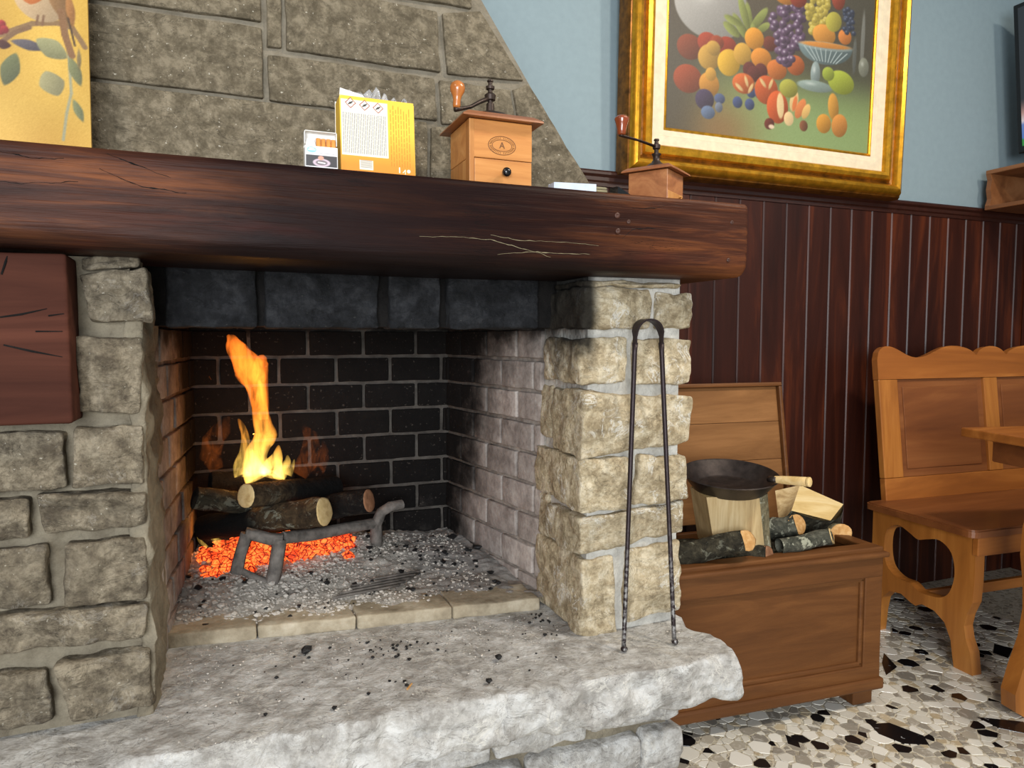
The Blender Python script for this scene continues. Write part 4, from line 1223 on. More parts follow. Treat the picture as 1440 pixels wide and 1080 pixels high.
for (x, y, rx, ry, rot) in ((1040,38,5,20,.7),(1052,30,5,24,.2),(1028,42,5,16,1.1),(1066,28,5,22,-.7),(1045,20,5,24,.4),(1072,40,4,14,-1.0),(1058,48,4,14,.1),(1030,30,4,16,1.3)):
    E(x, y, rx, ry, (136, 146, 76), rot, .4)
for (x, y, r, c) in ((970,66,16,(128,56,34)),(995,60,13,(160,56,34)),(1022,66,13,(150,50,30)),(1082,62,10,(110,52,40)),(968,110,18,(150,62,34)),(1008,60,9,(150,60,34))): E(x, y, r, r*1.05, c)
E(998, 80, 15, 17, (196, 150, 62), .3); E(1003, 68, 9, 10, (196, 150, 62), 0)
E(1025, 88, 15, 18, (222, 172, 48), .3, .4); E(1044, 76, 12, 15, (210, 160, 60), 0, .4); E(1060, 55, 13, 15, (226, 150, 46), 0, .45)
E(1070, 82, 14, 14, (220, 138, 48)); E(998, 118, 13, 16, (206, 140, 52), -.2, .45); E(1000, 104, 7, 9, (212, 156, 60), 0, .4)
E(1092, 98, 14, 14, (204, 112, 48)); E(1118, 92, 13, 14, (190, 96, 46))
for (x, y) in ((1054, 98), (1070, 100), (1060, 104)): E(x, y, 9, 11, (96, 44, 40))
E(992, 139, 12, 14, (66, 54, 82), 0, .5); E(1013, 138, 7, 7, (78, 92, 132)); E(997, 157, 9, 9, (96, 116, 150)); E(1012, 150, 5, 7, (110, 120, 140))
for (x, y) in ((1038,143),(1055,146),(1057,129),(1068,130)): E(x, y, 6.5, 8, (66, 80, 124), 0, .5)
E(1046, 117, 15, 14, (206, 98, 44)); E(1078, 126, 16, 20, (196, 86, 40)); E(1094, 150, 15, 23, (208, 88, 40), .1)
for (x, y, rot) in ((1040,122,1.0),(1050,114,.4),(1056,124,-.5),(1073,116,.8),(1084,118,-.4)): E(x, y, 2, 8, (226, 190, 130), rot, .2)
E(1098, 148, 5, 18, (238, 206, 150), .1, .1); E(1117, 142, 6, 15, (232, 196, 132), -.2, .2); E(1126, 152, 6, 16, (226, 130, 70), -.5, .2); E(1110, 166, 7, 10, (240, 206, 150), .1, .2); E(1134, 156, 5, 12, (236, 190, 110), -.5, .2); E(1118, 145, 3, 11, (226, 120, 60), -.2, .1)
E(1083, 173, 7, 8, (104, 44, 34), .3); E(1086, 177, 4, 3, (236, 208, 180), 0, 0); E(1131, 176, 6, 8, (132, 80, 52), .5)
E(1109, 124, 13, 13, (170, 168, 66))
# hanging grapes
for k in range(95):
    t = RS.rand(); x = 1085+20*math.cos(t*6.3*3+k)+9*RS.randn()*.6+ (1-abs(t-.35))*10; y = 10+t*80
    w = 24*(1-max(0, t-.45)*1.3)
    x = 1107+RS.uniform(-w, w)-(t-.2)*4
    E(x, y, 5.2, 5.2, (98, 74, 104), 0, .6, (206, 196, 214))
for k in range(70):
    t = RS.rand(); E(1147+RS.uniform(-17, 17)*(1-.5*t), -2+t*52, 4.2, 4.2, (196, 176, 74), 0, .4, (226, 212, 130))
E(1102, -2, 14, 10, (206, 130, 50)); E(1120, 0, 12, 12, (150, 60, 44)); E(1176, 0, 10, 16, (160, 70, 50))
E(1157, 50, 17, 15, (224, 152, 64), 0, .4); E(1170, 32, 12, 14, (186, 176, 70), .4, .4); E(1186, 53, 10, 11, (220, 130, 60), 0, .4)
for k in range(26): E(1192+RS.uniform(-7, 7), 30+RS.uniform(-16, 20), 3.6, 3.6, (58, 66, 88), 0, .5, (120, 130, 150))
# footed glass bowl, bottle, limes, pears
bx_, by_ = fl(1160, 66); ang = math.atan2(fl(1200, 70)[1]-fl(1120, 60)[1], fl(1200, 70)[0]-fl(1120, 60)[0])
lower = (C.Y < by_+math.tan(ang)*(C.X-bx_)).astype(float)
keep = C.a.copy(); C.ell(bx_, by_, 40*sX, 26*sY, (110, 132, 136), ang, None, .4, (176, 192, 194)); C.a = keep*(1-lower[..., None])+C.a*lower[..., None]
C.ell(bx_, by_, 40*sX, 6*sY, (150, 168, 168), ang, None, .2)
keep2 = C.a.copy(); C.ell(bx_, by_+.004, 36*sX, 4*sY, (214, 140, 62), ang, None, .2)
for k in range(-4, 5): u = bx_+k*8*sX; C.line([(u, by_-.012), (bx_+k*4*sX, by_-.055)], .004, (176, 192, 194))
u0, v0 = fl(1146, 104); C.ell(u0, v0, 7*sX, 18*sY, (142, 160, 160), 0, None, .4, (196, 206, 206)); E(1146, 121, 26, 8, (140, 160, 154), 0, .3, (186, 200, 196))
u0, v0 = fl(1211, 60); C.ell(u0, v0, 3*sX, 44*sY, (118, 120, 114), 0, None, .1); E(1213, 95, 8, 14, (128, 132, 118), 0, .3, (176, 180, 170)); E(1200, 80, 3, 26, (92, 96, 92), 0, .2)
E(1182, 116, 20, 17, (166, 180, 60), -.1, .4); E(1164, 104, 9, 10, (156, 172, 62), 0, .4)
E(1172, 150, 8, 20, (214, 152, 60), .15, .4); E(1159, 173, 11, 14, (216, 150, 54), 0, .4); E(1181, 176, 12, 17, (214, 140, 62), -.2, .4)
C.a = C.a*.80+np.array((120, 114, 100))*.12  # tones muted, hazy varnish reflection mixed into the pigment
C.speckle(2, RS)
sheet('canvas', TP(-.002, .006, -.002), TP(cW+.002, .006, -.002), TP(-.002, .006, cH+.002), 330, 240, C.a, MAT['ink_paint'], pic, thick=.012)

# ================================================================ SHELF AND TELEVISION ON THE RIGHT WALL
sh = thing('wall_shelf', 'brown open wall shelf below the television on the right wall', 'shelf', (3.19, 1.8, 1.64))
sz0, sz1 = 1.655, 1.79
m = MB(); m.box(3.085, XW-.02, 1.2, 2.15, sz0-.018, sz0, .003); m.build('bottom_board', MAT['shelf_wood'], sh)
m = MB(); m.box(3.085, XW-.02, 1.2, 2.15, sz1, sz1+.018, .003); m.build('top_board', MAT['shelf_wood'], sh)
m = MB(); m.box(XW-.03, XW-.021, 1.2, 2.15, sz0, sz1, 0); m.build('back_panel', MAT['shelf_wood'], sh)
edge = [(3.085, sz0), (3.097, sz0+.03), (3.088, sz0+.07), (3.095, sz0+.11), (3.085, sz1), (XW-.03, sz1), (XW-.03, sz0)]
for yv in (2.128, 1.2):
    MB().prism([edge], lambda x, z: Vector((x, yv, z)), lambda x, z: Vector((x, yv+.02, z))).build('end_panel', MAT['shelf_wood'], sh)
tv = thing('television', 'black framed television at the right edge above the wall shelf', 'television', (3.2, 1.6, 1.86))
tq = math.radians(7)
TTV = lambda x, y, z: Vector((3.19-math.sin(tq)*(z)*1.0+x, y, 1.885+z*math.cos(tq)))
m = MB(TTV); m.box(0, .05, 1.05, 2.085, -.01, .60, .004); m.build('housing', MAT['black_plastic'], tv)
m = MB(TTV); m.box(.05, .21, 1.4, 1.75, .15, .4, .004); m.build('wall_mount', MAT['black_plastic'], tv)
n = N('television picture'); zz3 = n.sep(n.pos)
pc_ = n.ramp(n.rng(zz3[2], 1.88, 2.10), [(0, rgb(60, 150, 70)), (.12, rgb(60, 150, 70)), (.16, rgb(90, 130, 200)), (.5, rgb(110, 140, 200)), (.6, rgb(225, 215, 215)), (.8, rgb(190, 150, 140)), (1, rgb(50, 55, 60))])
n.setin(n.b.inputs['Emission Color'], pc_); n.b.inputs['Emission Strength'].default_value = .75
MAT['screen'] = n.done(rgb(8, 8, 9), .25)
m = MB(TTV); m.box(-.002, .001, 1.075, 2.065, .018, .582, 0); m.build('screen', MAT['screen'], tv)

# ================================================================ INSIDE THE FIREBOX
def ash_h(x, y):
    t = min(1, max(0, (y-1.56)/.42))
    rise = .064*t*t*(3-2*t)
    rise *= 1-.45*min(1, max(0, (x-.30)/.22))
    h = ZF-.004+rise
    h += .012*math.exp(-(((x-.10)/.16)**2+((y-1.74)/.07)**2))
    h += .010*noise.noise(Vector((x*9, y*9, 0)))+.006*noise.noise(Vector((x*28, y*28, 3)))+.004*noise.noise(Vector((x*75, y*75, 5)))
    edge = min(1, max(0, (y-(1.575-.113*(x+.128)))/.06))
    return (ZF-.010)*(1-edge)+h*edge+.0008
vs, fs = [], []; nx_, ny_ = 150, 100
for j in range(ny_+1):
    for i in range(nx_+1):
        u = i/nx_
        ys = 1.572-.113*(XFL+(XFR-XFL)*u+.128)+.022            # just behind the lip of the tiles
        y = ys+(YB-.002-ys)*j/ny_
        wl, wr = XFL+(XBL-XFL)*(y-YF)/(YB-YF), XFR+(XBR-XFR)*(y-YF)/(YB-YF)
        x = wl+(wr-wl)*u
        vs.append((x, y, ash_h(x, y)))
for j in range(ny_):
    for i in range(nx_):
        a = j*(nx_+1)+i; fs.append((a, a+1, a+nx_+2, a+nx_+1))
ash = obj('ash_bed', vs, fs, MAT['ash'], None, True)
tag(ash, 'bed of pale grey wood ash covering the firebox floor', 'ash', kind='stuff')

def lump(rg, c, r, sq=1.0):
    """small irregular chunk"""
    q = []
    for (x, y, z) in ((1,0,0),(-1,0,0),(0,1,0),(0,-1,0),(0,0,1),(0,0,-1),(.7,.7,.5),(-.7,.6,.6),(.6,-.7,.6),(-.6,-.7,.5)):
        k = rg.uniform(.65, 1.15); q.append(Vector((x*k*r*rg.uniform(.8, 1.3), y*k*r, z*k*r*sq)))
    bm = bmesh.new()
    for p_ in q: bm.verts.new(p_)
    bmesh.ops.convex_hull(bm, input=bm.verts)
    loose = [v for v in bm.verts if not v.link_faces]
    if loose: bmesh.ops.delete(bm, geom=loose, context='VERTS')
    bm.verts.index_update(); R = Matrix.Rotation(rg.uniform(0, 6.28), 3, 'Z')
    out = [R @ v.co+Vector(c) for v in bm.verts], [tuple(v.index for v in f.verts) for f in bm.faces]
    bm.free(); return out
def heap(name, label, cat, mat, pts, seed):
    rg = random.Random(seed); m = MB()
    proto = [lump(rg, (0, 0, 0), 1.0, .8) for _ in range(14)]
    for (x, y, z, r) in pts:
        vs, fs = proto[rg.randrange(14)]; a = rg.uniform(0, 6.28); ca_, sa_ = math.cos(a), math.sin(a)
        m.add([(x+r*(v.x*ca_-v.y*sa_), y+r*(v.x*sa_+v.y*ca_), z+r*v.z) for v in vs], fs)
    return tag(obj(name, m.v, m.f, mat), label, cat, kind='stuff')
rg = random.Random(21)
pts = []
for _ in range(330):
    x, y = rg.gauss(.12, .10), rg.gauss(1.90, .045)
    if not (-.07 < x < .30 and 1.80 < y < 2.0): continue
    pts.append((x, y, ash_h(x, y)+rg.uniform(.0, .035)*math.exp(-((x-.1)/.14)**2), rg.uniform(.011, .025)))
heap('ember_bed', 'bed of glowing orange embers under the burning logs', 'embers', MAT['ember'], pts, 1)
pts = []
for _ in range(5200):
    x, y = rg.uniform(-.12, .60), rg.uniform(1.56, 2.0)
    if rg.random() > .35+.65*math.exp(-((x-.12)/.22)**2): continue
    if y < 1.60-.113*(x+.128) and rg.random() > .3: continue
    pts.append((x, y, ash_h(x, y)+.001, rg.choice((.0016, .002, .0026, .0034, .005))*(1.6 if abs(x-.1) < .2 and rg.random() < .4 else 1)))
heap('ash_flakes', 'scattered pale flakes of crumbled ash in front of the fire', 'ash flakes', MAT['ashflake'], pts, 2)
pts = []
for _ in range(300):
    x, y = rg.uniform(-.12, .62), rg.uniform(1.57, 2.0)
    pr = .25+.75*math.exp(-(((x-.48)/.10)**2+((y-1.86)/.10)**2))+.6*math.exp(-(((x-.33)/.16)**2+((y-1.62)/.03)**2))+.5*math.exp(-(((x+.08)/.05)**2+((y-1.72)/.10)**2))
    if rg.random() > pr: continue
    pts.append((x, y, ash_h(x, y)+.002, rg.choice((.003, .004, .006, .009))))
heap('charcoal_bits', 'small black charcoal bits strewn over the ash bed', 'charcoal', MAT['char'], pts, 3)
pts = []
for _ in range(900):
    x = rg.uniform(-.12, .93); y = rg.uniform(1.16, 1.56)
    if y > 1.565-.113*(x+.128)-.01 or (x > .66 and y > 1.27): continue
    if rg.random() > .25+.75*math.exp(-((y-1.45+.1*x)/.07)**2): continue
    pts.append((x, y, HZ+.0006, rg.choice((.0010, .0014, .0018, .0024))))
heap('ash_crumbs', 'fine white ash crumbs dusted over the front hearth slab', 'ash crumbs', MAT['ashflake'], pts, 4)
pts = []
for _ in range(150):
    k = rg.random()
    if k < .4: x, y = rg.gauss(.30, .05), rg.gauss(1.40, .03)
    elif k < .7: x, y = rg.gauss(.66, .03), rg.gauss(1.40, .04)
    else: x, y = rg.uniform(-.1, .6), rg.uniform(1.2, 1.5)
    if y > 1.555-.113*(x+.128) or (x > .655 and y > 1.27): continue
    pts.append((x, y, HZ+.0008, rg.choice((.0012, .0018, .0025, .004))))
heap('charcoal_crumbs', 'tiny black charcoal crumbs scattered over the front hearth slab', 'charcoal crumbs', MAT['char'], pts, 5)
for k, (px_, py_, r, lab) in enumerate(((701, 926, .010, 'black charcoal lump lying alone in the middle of the hearth slab'), (430, 916, .012, 'largest charcoal lump at the foot of the fire clay step'),
        (470, 995, .005, 'small charcoal piece near the front edge of the hearth slab'), (688, 958, .007, 'crumbled charcoal smudge by the slab joint'), (766, 892, .005, 'small charcoal piece beside the right stone pillar'))):
    c = atZ(px_, py_, HZ+.004); vs, fs = lump(rg, (c.x, c.y, HZ+r*.62), r, .75)
    tag(obj('charcoal_lump', vs, fs, MAT['char']), lab, 'charcoal', 'charcoal lumps on the hearth slab')
for k, (px_, py_, r, lab) in enumerate(((672, 772, .014, 'black charcoal lump against the right firebox wall'), (690, 795, .010, 'flat charcoal piece near the right firebox wall foot'), (692, 833, .006, 'small charcoal lump near the right end of the step'), (637, 760, .016, 'grey black charcoal chunk in the back right corner'), (520, 790, .010, 'charcoal lump lying behind the ash grate'), (280, 840, .012, 'charcoal lump in the ash by the left firebox wall'))):
    z = .50 if k in (0, 1, 3) else .488
    c = atZ(px_, py_, z); h = ash_h(c.x, c.y); vs, fs = lump(rg, (c.x, c.y, h+r*.4), r, .6)
    tag(obj('charcoal_lump', vs, fs, MAT['char']), lab, 'charcoal', 'charcoal lumps on the ash')
c = atZ(576, 967, HZ)
tag(MB().tube([(c.x-.006, c.y-.008, HZ+.0022), (c.x+.006, c.y+.008, HZ+.0026)], [.0022, .0016], 7).build('wood_splinter', MAT['cut']), 'tiny yellowish wood splinter lying on the hearth slab', 'splinter')

# ---- logs on the fire
G2 = 'logs burning on the fire'
log('fire_log', atY(346, 697, 1.735), atY(470, 686, 1.93), .029, .032, MAT['bark_fire2'], 'cut_pale', 'thick burning log on top with its round pale end facing the room', G2, ('cut_pale', 'charred'))
log('fire_log', atY(285, 742, 1.90), atY(456, 719, 1.70), .030, .035, MAT['bark_fire'], 'cut_pale', 'burning log whose pale sawn end points right', G2, ('charred', 'cut_pale'))
log('fire_log', atY(274, 700, 1.79), atY(350, 708, 1.83), .026, .026, MAT['bark_dark'], 'cut', 'log with a charred black end nearest the left firebox wall', G2, ('charred', None))
log('fire_log', atY(296, 678, 1.93), atY(410, 672, 1.98), .026, .024, MAT['charred'], 'cut', 'charred log at the back beneath the flames', G2, ('charred', 'charred'))
log('fire_log', atY(430, 718, 1.90), atY(519, 704, 1.80), .034, .031, MAT['charred'], 'cut_red', 'black charred log sticking out to the right by the andiron', G2, (None, 'cut_red'))
log('fire_log', atY(282, 752, 1.96), atY(470, 752, 1.98), .026, .026, MAT['charred'], 'cut', 'black log half hidden low behind the andiron bar', G2, ('charred', 'charred'))

# ---- andiron
an = thing('andiron', 'ashy iron andiron with a square front frame carrying the burning logs', 'andiron', atY(380, 830, 1.745))
def bar(name, pts, w, parent, mat=None, seg=8):
    w = [x*1.4 for x in w] if hasattr(w, '__len__') else w*1.4
    P = [Vector(p) for p in pts]
    return MB().tube(P, w, seg, jit=.15).build(name, mat or MAT['iron_ash'], parent, True, 50)
ya = 1.755
bar('leg', [atY(333, 806, ya), atY(338, 780, ya), atY(348, 750, ya)], .0105, an)
bar('leg', [atY(379, 832, ya-.02), atY(387, 800, ya-.015), atY(394, 758, ya-.01)], .0115, an)
bar('top_bar', [atY(345, 750, ya), atY(362, 753, ya), atY(380, 758, ya-.006), atY(398, 758, ya-.01)], .0105, an)
bar('foot_bar', [atY(337, 802, ya), atY(360, 812, ya-.01), atY(381, 822, ya-.02)], .006, an)
bar('long_bar', [atY(398, 757, ya-.008), atY(440, 752, 1.80), atY(480, 744, 1.86), atY(526, 736, 1.90)], .011, an)
bar('rear_leg', [atY(530, 778, 1.90), atY(529, 755, 1.90), atY(529, 737, 1.90), atY(536, 720, 1.90), atY(548, 713, 1.90), atY(566, 709, 1.91)], [.012, .012, .012, .011, .010, .009], an)

# ---- loose grate lying in the ash
g0, g1, g2 = atZ(470, 838, .486), atZ(545, 848, .486), atZ(505, 818, .49)
gr = thing('fire_grate', 'small iron grate of parallel bars half buried in ash', 'grate', g0)
ga, gb = atZ(468, 842, .486), atZ(556, 826, .488); gd = atZ(500, 822, .49)-ga
for k in range(5):
    o_ = gd*(k/4*1.1); MB().tube([ga+o_+Vector((0, 0, .002)), gb+o_+Vector((.01, 0, .004))], .0032, 7).build('bar', MAT['iron_ash'], gr, True)
MB().tube([ga-gd*.05+Vector((.004, 0, -.001)), ga+gd*1.15+Vector((.004, 0, 0))], .003, 7).build('cross_bar', MAT['iron_ash'], gr, True)
MB().tube([gb-gd*.05+Vector((.004, 0, -.001)), gb+gd*1.15+Vector((.004, 0, 0))], .003, 7).build('cross_bar', MAT['iron_ash'], gr, True)

# ---- flames: closed bodies of glowing gas
def flame_mat():
    n = N('flame gas'); n.t.nodes.remove(n.b); p = n.pos; z = n.sep(p)
    nz = n.noise(n.map(p, (55, 55, 16)), 1.0, 3, .6, .6)
    t = n.math('ADD', n.rng(z[2], .73, 1.06), n.math('MULTIPLY', n.math('SUBTRACT', nz, .5), .5))
    col = n.ramp(t, [(0, (1, .62, .12, 1)), (.25, (1, .40, .05, 1)), (.6, (1, .25, .022, 1)), (1, (1, .20, .018, 1))])
    em = n.new('ShaderNodeEmission'); n.ln(col, em.inputs[0])
    st = n.math('MULTIPLY', n.ramp(t, [(0, .55), (.3, .46), (.7, .46), (1, .40)]), n.rng(nz, .36, .60, .18, 1.35))
    n.ln(n.math('MULTIPLY', st, 120.0), em.inputs[1])
    n.ln(em.outputs[0], n.out.inputs['Volume'])
    return n.m
MAT['flame'] = flame_mat()
n = N('faint flame gas'); n.t.nodes.remove(n.b)
nz = n.rng(n.noise(n.map(n.pos, (45, 45, 22)), 1.0, 4, .65, 1.2), .42, .66)
em = n.new('ShaderNodeEmission'); em.inputs[0].default_value = (1, .22, .03, 1)
n.ln(n.math('MULTIPLY', nz, 6.0), em.inputs[1]); n.ln(em.outputs[0], n.out.inputs['Volume']); MAT['flame_faint'] = n.m
fire = thing('fire', 'tall orange and yellow flames rising from the burning logs', 'fire', atY(368, 668, 1.85))
def flame(pts, Yf):
    P, R = [], []
    for (x, y, r, *dy) in pts:
        P.append(atY(x, y, Yf+(dy[0] if dy else 0))); R.append(r*1.87e-3)
    # refine the path
    Q, S = [], []
    for i in range(len(P)-1):
        p0, p1, p2, p3 = P[max(i-1, 0)], P[i], P[i+1], P[min(i+2, len(P)-1)]
        for k in range(5):
            t = k/5
            Q.append(.5*((2*p1)+(p2-p0)*t+(2*p0-5*p1+4*p2-p3)*t*t+(3*p1-p0-3*p2+p3)*t**3)); S.append(R[i]*(1-t)+R[i+1]*t)
    Q.append(P[-1]); S.append(R[-1])
    MB().tube(Q, S, 14, sq=(.75, 1.0), jit=.30, up=(0, 1, 0)).build('flame', MAT['flame'], fire, True)
flame([(320,471,1.5),(326,478,8),(332,490,13),(340,503,15),(350,518,18),(357,533,16),(362,550,12),(365,572,10),(369,595,12),(373,611,14),(367,624,12),(360,642,13),(362,668,17)], 1.86)
flame([(373,501,3),(368,507,8),(365,520,10),(366,540,9),(370,565,7),(372,590,6)], 1.85)
flame([(335,589,1),(341,600,4),(345,615,5.5),(344,635,7),(337,655,8),(340,668,9)], 1.85)
flame([(392,626,1),(390,640,7),(385,655,13),(380,670,20)], 1.86)
flame([(404,640,1),(404,650,5),(398,662,9),(392,670,10)], 1.88)
flame([(352,630,1),(355,645,7),(358,660,14),(364,672,20)], 1.84)
flame([(414,646,.8),(411,656,3.5),(405,668,6)], 1.90)
flame([(300,732,.8),(297,742,2.5),(299,754,4),(308,763,4.5)], 1.88)
flame([(284,735,.6),(279,747,2),(281,760,2.5),(291,770,2.5)], 1.90)
def faint(pts, Yf):
    P = [atY(x, y, Yf) for x, y, r_ in pts]; R = [r_*1.87e-3 for x, y, r_ in pts]
    MB().tube(P, R, 12, sq=(.6, 1.0), jit=.4, up=(0, 1, 0)).build('wisp', MAT['flame_faint'], fire, True)
faint([(322,585,2),(312,602,12),(300,620,16),(296,640,14),(306,660,10)], 1.93)
faint([(424,596,2),(436,612,10),(440,632,15),(432,650,17),(420,668,12)], 1.95)
faint([(455,618,1),(455,634,7),(452,650,10),(446,668,8)], 1.97)
for k, (x, y) in enumerate(((294, 529), (404, 577))):
    a, b = atY(x, y, 1.85), atY(x+3, y+(5 if k == 0 else -6), 1.85)
    MB().tube([a, b], .0008, 6).build('spark', MAT['flame'], fire)
def fire_light(loc, e, r, col):
    l = bpy.data.lights.new('fire_light', 'POINT'); l.energy = e; l.color = col; l.shadow_soft_size = r
    o = bpy.data.objects.new('fire_light', l); COL.objects.link(o); o.location = loc
fire_light(atY(366, 640, 1.86), .65, .05, (1.0, .36, .08))
fire_light(atY(350, 545, 1.86), .25, .05, (1.0, .34, .07))
fire_light(atY(300, 742, 1.92), .35, .02, (1.0, .30, .05))

# ================================================================ TONGS
f1, f2 = Vector((.731, 1.214, .456)), Vector((.846, 1.205, .456))
tg = thing('fire_tongs', 'long black iron fire tongs leaning against the right stone pillar', 'tongs', (.79, 1.21, HZ))
yb_ = 1.268
s1_, s2_ = atY(893, 482, yb_), atY(930, 482, yb_)
n_ = N('worn tong iron'); zt_ = n_.sep(n_.pos)[2]
cc = n_.mix(n_.math('MULTIPLY', n_.rng(zt_, .72, .5), n_.rng(n_.noise(n_.pos, 130, 4), .42, .6)), rgb(46, 36, 38), rgb(140, 138, 136))
MAT['tong'] = n_.done(cc, .45, n_.bump(n_.noise(n_.pos, 90, 4), .4, .002), .55)
for s_, f_ in ((s1_, f1), (s2_, f2)):
    arm = MB().tube([s_, s_.lerp(f_, .03), s_.lerp(f_, .5), s_.lerp(f_, .97), f_], [.0062, .0052, .0048, .0046, .0048], 10, jit=.05).build('arm', MAT['tong'], tg, True)
    MB().lathe([(.0, 0), (.006, .001), (.0075, .005), (.006, .009), (.003, .011)], (f_.x, f_.y-.002, f_.z-.0055), 12).build('foot', MAT['tong'], arm, True)
P = []
for k in range(15):
    a = math.pi*(1-k/14); cxm, hw = (s1_.x+s2_.x)/2, (s2_.x-s1_.x)/2
    P.append(Vector((cxm+hw*math.cos(a)*(1.0 if abs(math.cos(a)) > .99 else 1.0), yb_+.004*math.sin(a), s1_.z+.012+.036*math.sin(a)**.8)))
P = [s1_+Vector((0, 0, -.006))]+P+[s2_+Vector((0, 0, -.006))]
vs, fs = [], []
for i, p_ in enumerate(P):
    t = (P[min(i+1, len(P)-1)]-P[max(i-1, 0)]).normalized(); nr = Vector((-t.z, 0, t.x))
    wd_ = .006+.009*math.sin(math.pi*min(1, max(0, (i-1)/14)))**.5 if 0 < i < len(P)-1 else .006
    for sy, sn in ((-1, -1), (1, -1), (1, 1), (-1, 1)): vs.append(p_+Vector((0, sy*wd_*1.0, 0))+nr*(sn*.0018))
for i in range(len(P)-1):
    for k in range(4): a, b = i*4+k, i*4+(k+1) % 4; fs.append((a, b, b+4, a+4))
fs += [(3, 2, 1, 0), tuple(len(vs)-4+k for k in range(4))]
MB().add(vs, fs).build('spring_bow', MAT['tong'], tg, True, 40)

# ================================================================ THINGS ON THE MANTEL
MZ = BZ1+.0006
# ---- coffee grinder, large
gx0, gx1, gy0, gy1 = .4145, .537, 1.236, 1.352
gz1 = atY(700, 170, gy0).z; gzs = atY(700, 224, gy0).z
gm = thing('coffee_grinder', 'large honey wooden coffee grinder with a drawer and an oval emblem on the mantel', 'coffee grinder', ((gx0+gx1)/2, (gy0+gy1)/2, MZ), 'coffee grinders on the mantel')
m = MB(); m.box(gx0, gx1, gy0, gy1, gzs+.0006, gz1, .0015); body = m.build('body', MAT['grinder'], gm)
m = MB(); m.box(gx0, gx1, gy0+.008, gy1, MZ, gzs, .0015); m.build('base_case', MAT['grinder_side'], gm)
m = MB(); m.box(gx0-.0006, gx0+.009, gy0-.0008, gy0+.02, MZ, gz1-.0005, .001); m.build('corner_post', MAT['grinder_side'], gm)
m = MB(); m.box(gx0+.0095, gx1-.001, gy0-.0004, gy0+.0078, MZ+.001, gzs-.0008, .001); dr = m.build('drawer', MAT['grinder'], gm)
kc = atY(709, 244, gy0)
MB().lathe([(.003, 0), (.003, .006), (.0075, .009), (.0085, .014), (.0065, .0185), (0.001, .0195)], (kc.x, gy0, kc.z), 20, (0, -1, 0)).build('knob', MAT['black_plastic'], dr, True)
ov = .017
def lid_geo(x0, x1, y0, y1, z, o, hgt):
    R0 = [(x0-o, y0-o), (x1+o, y0-o), (x1+o, y1+o), (x0-o, y1+o)]
    R1_ = [(x0-o+.001, y0-o+.001), (x1+o-.001, y0-o+.001), (x1+o-.001, y1+o-.001), (x0-o+.001, y1+o-.001)]
    R2 = [(x0-.002, y0-.002), (x1+.002, y0-.002), (x1+.002, y1+.002), (x0-.002, y1+.002)]
    vs = [(x, y, z+.001) for x, y in R2]+[(x, y, z) for x, y in R0]+[(x, y, z+.0035) for x, y in R1_]+[(x, y, z+hgt) for x, y in R2]
    fs = [(3, 2, 1, 0)]+[(r*4+k, r*4+(k+1) % 4, (r+1)*4+(k+1) % 4, (r+1)*4+k) for r in range(3) for k in range(4)]+[(12, 13, 14, 15)]
    return vs, fs
MB().add(*lid_geo(gx0, gx1, gy0, gy1, gz1, ov, .013)).build('lid_board', MAT['grinder_top'], gm)
gc = Vector(((gx0+gx1)/2, (gy0+gy1)/2, gz1+.012))
MB().lathe([(.046, 0), (.044, .004), (.034, .013), (.018, .019), (.008, .022), (.0075, .036), (.006, .037)], gc, 28).build('dome', MAT['grinder_iron'], gm, True, 50)
ct = gc+Vector((0, 0, .042))
spd = MB().lathe([(.005, -.008), (.005, .0), (.010, .001), (.011, .010), (.008, .013), (.0045, .014), (.0045, .020), (.008, .021), (.0085, .026), (.0045, .027), (.004, .034), (.006, .035), (.0055, .038)], ct, 14).build('spindle', MAT['grinder_iron'], gm, True, 40)
kb = atY(642, 151, 1.265)
arm = MB().tube([ct+Vector((0, 0, .006)), ct.lerp(kb, .3)+Vector((0, 0, .002)), ct.lerp(kb, .6)+Vector((0, 0, -.004)), ct.lerp(kb, .88)+Vector((0, 0, -.004)), kb+Vector((0, 0, -.003)), kb+Vector((-.004, 0, -.004))], [.0055, .005, .0042, .0045, .006, .0055], 10, sq=(.8, 1)).build('crank', MAT['grinder_iron'], gm, True)
MB().lathe([(.006, -.001), (.0072, .004), (.0068, .012), (.0085, .020), (.0128, .028), (.0140, .035), (.0120, .042), (.006, .0465), (.0025, .0475)], kb, 20, (.06, 0, 1)).build('crank_knob', MAT['knob_wood'], arm, True)
# oval emblem with its letter
ec = atY(706, 205, gy0); erx, ery = .0265, .0165
def ring(rx, ry, w):
    pts = [Vector((ec.x+rx*math.cos(2*math.pi*k/48), gy0-.0002, ec.z+ry*math.sin(2*math.pi*k/48))) for k in range(49)]
    return MB().tube(pts, w, 6, sq=(1, 1), cap=False, up=(0, 1, 0))
emb = ring(erx, ery, .0006).build('emblem', MAT['stain'], body)
ring(erx*.72, ery*.62, .00045).build('emblem_ring', MAT['stain'], emb)
def text_mesh(name, body_, size, loc, rot, mat, parent, sx=1.0, extr=.0003):
    cu = bpy.data.curves.new(name, 'FONT'); cu.body = body_; cu.size = size; cu.extrude = extr; cu.align_x = 'CENTER'; cu.align_y = 'CENTER'
    to = bpy.data.objects.new(name, cu); COL.objects.link(to)
    dg = bpy.context.evaluated_depsgraph_get(); me = bpy.data.meshes.new_from_object(to.evaluated_get(dg))
    bpy.data.objects.remove(to); bpy.data.curves.remove(cu)
    me.name = name; me.materials.clear(); me.materials.append(mat)
    return link(name, me, parent, Matrix.Translation(loc) @ rot @ Matrix.Diagonal((sx, 1, 1, 1)))
RX = Matrix.Rotation(math.pi/2, 4, 'X')
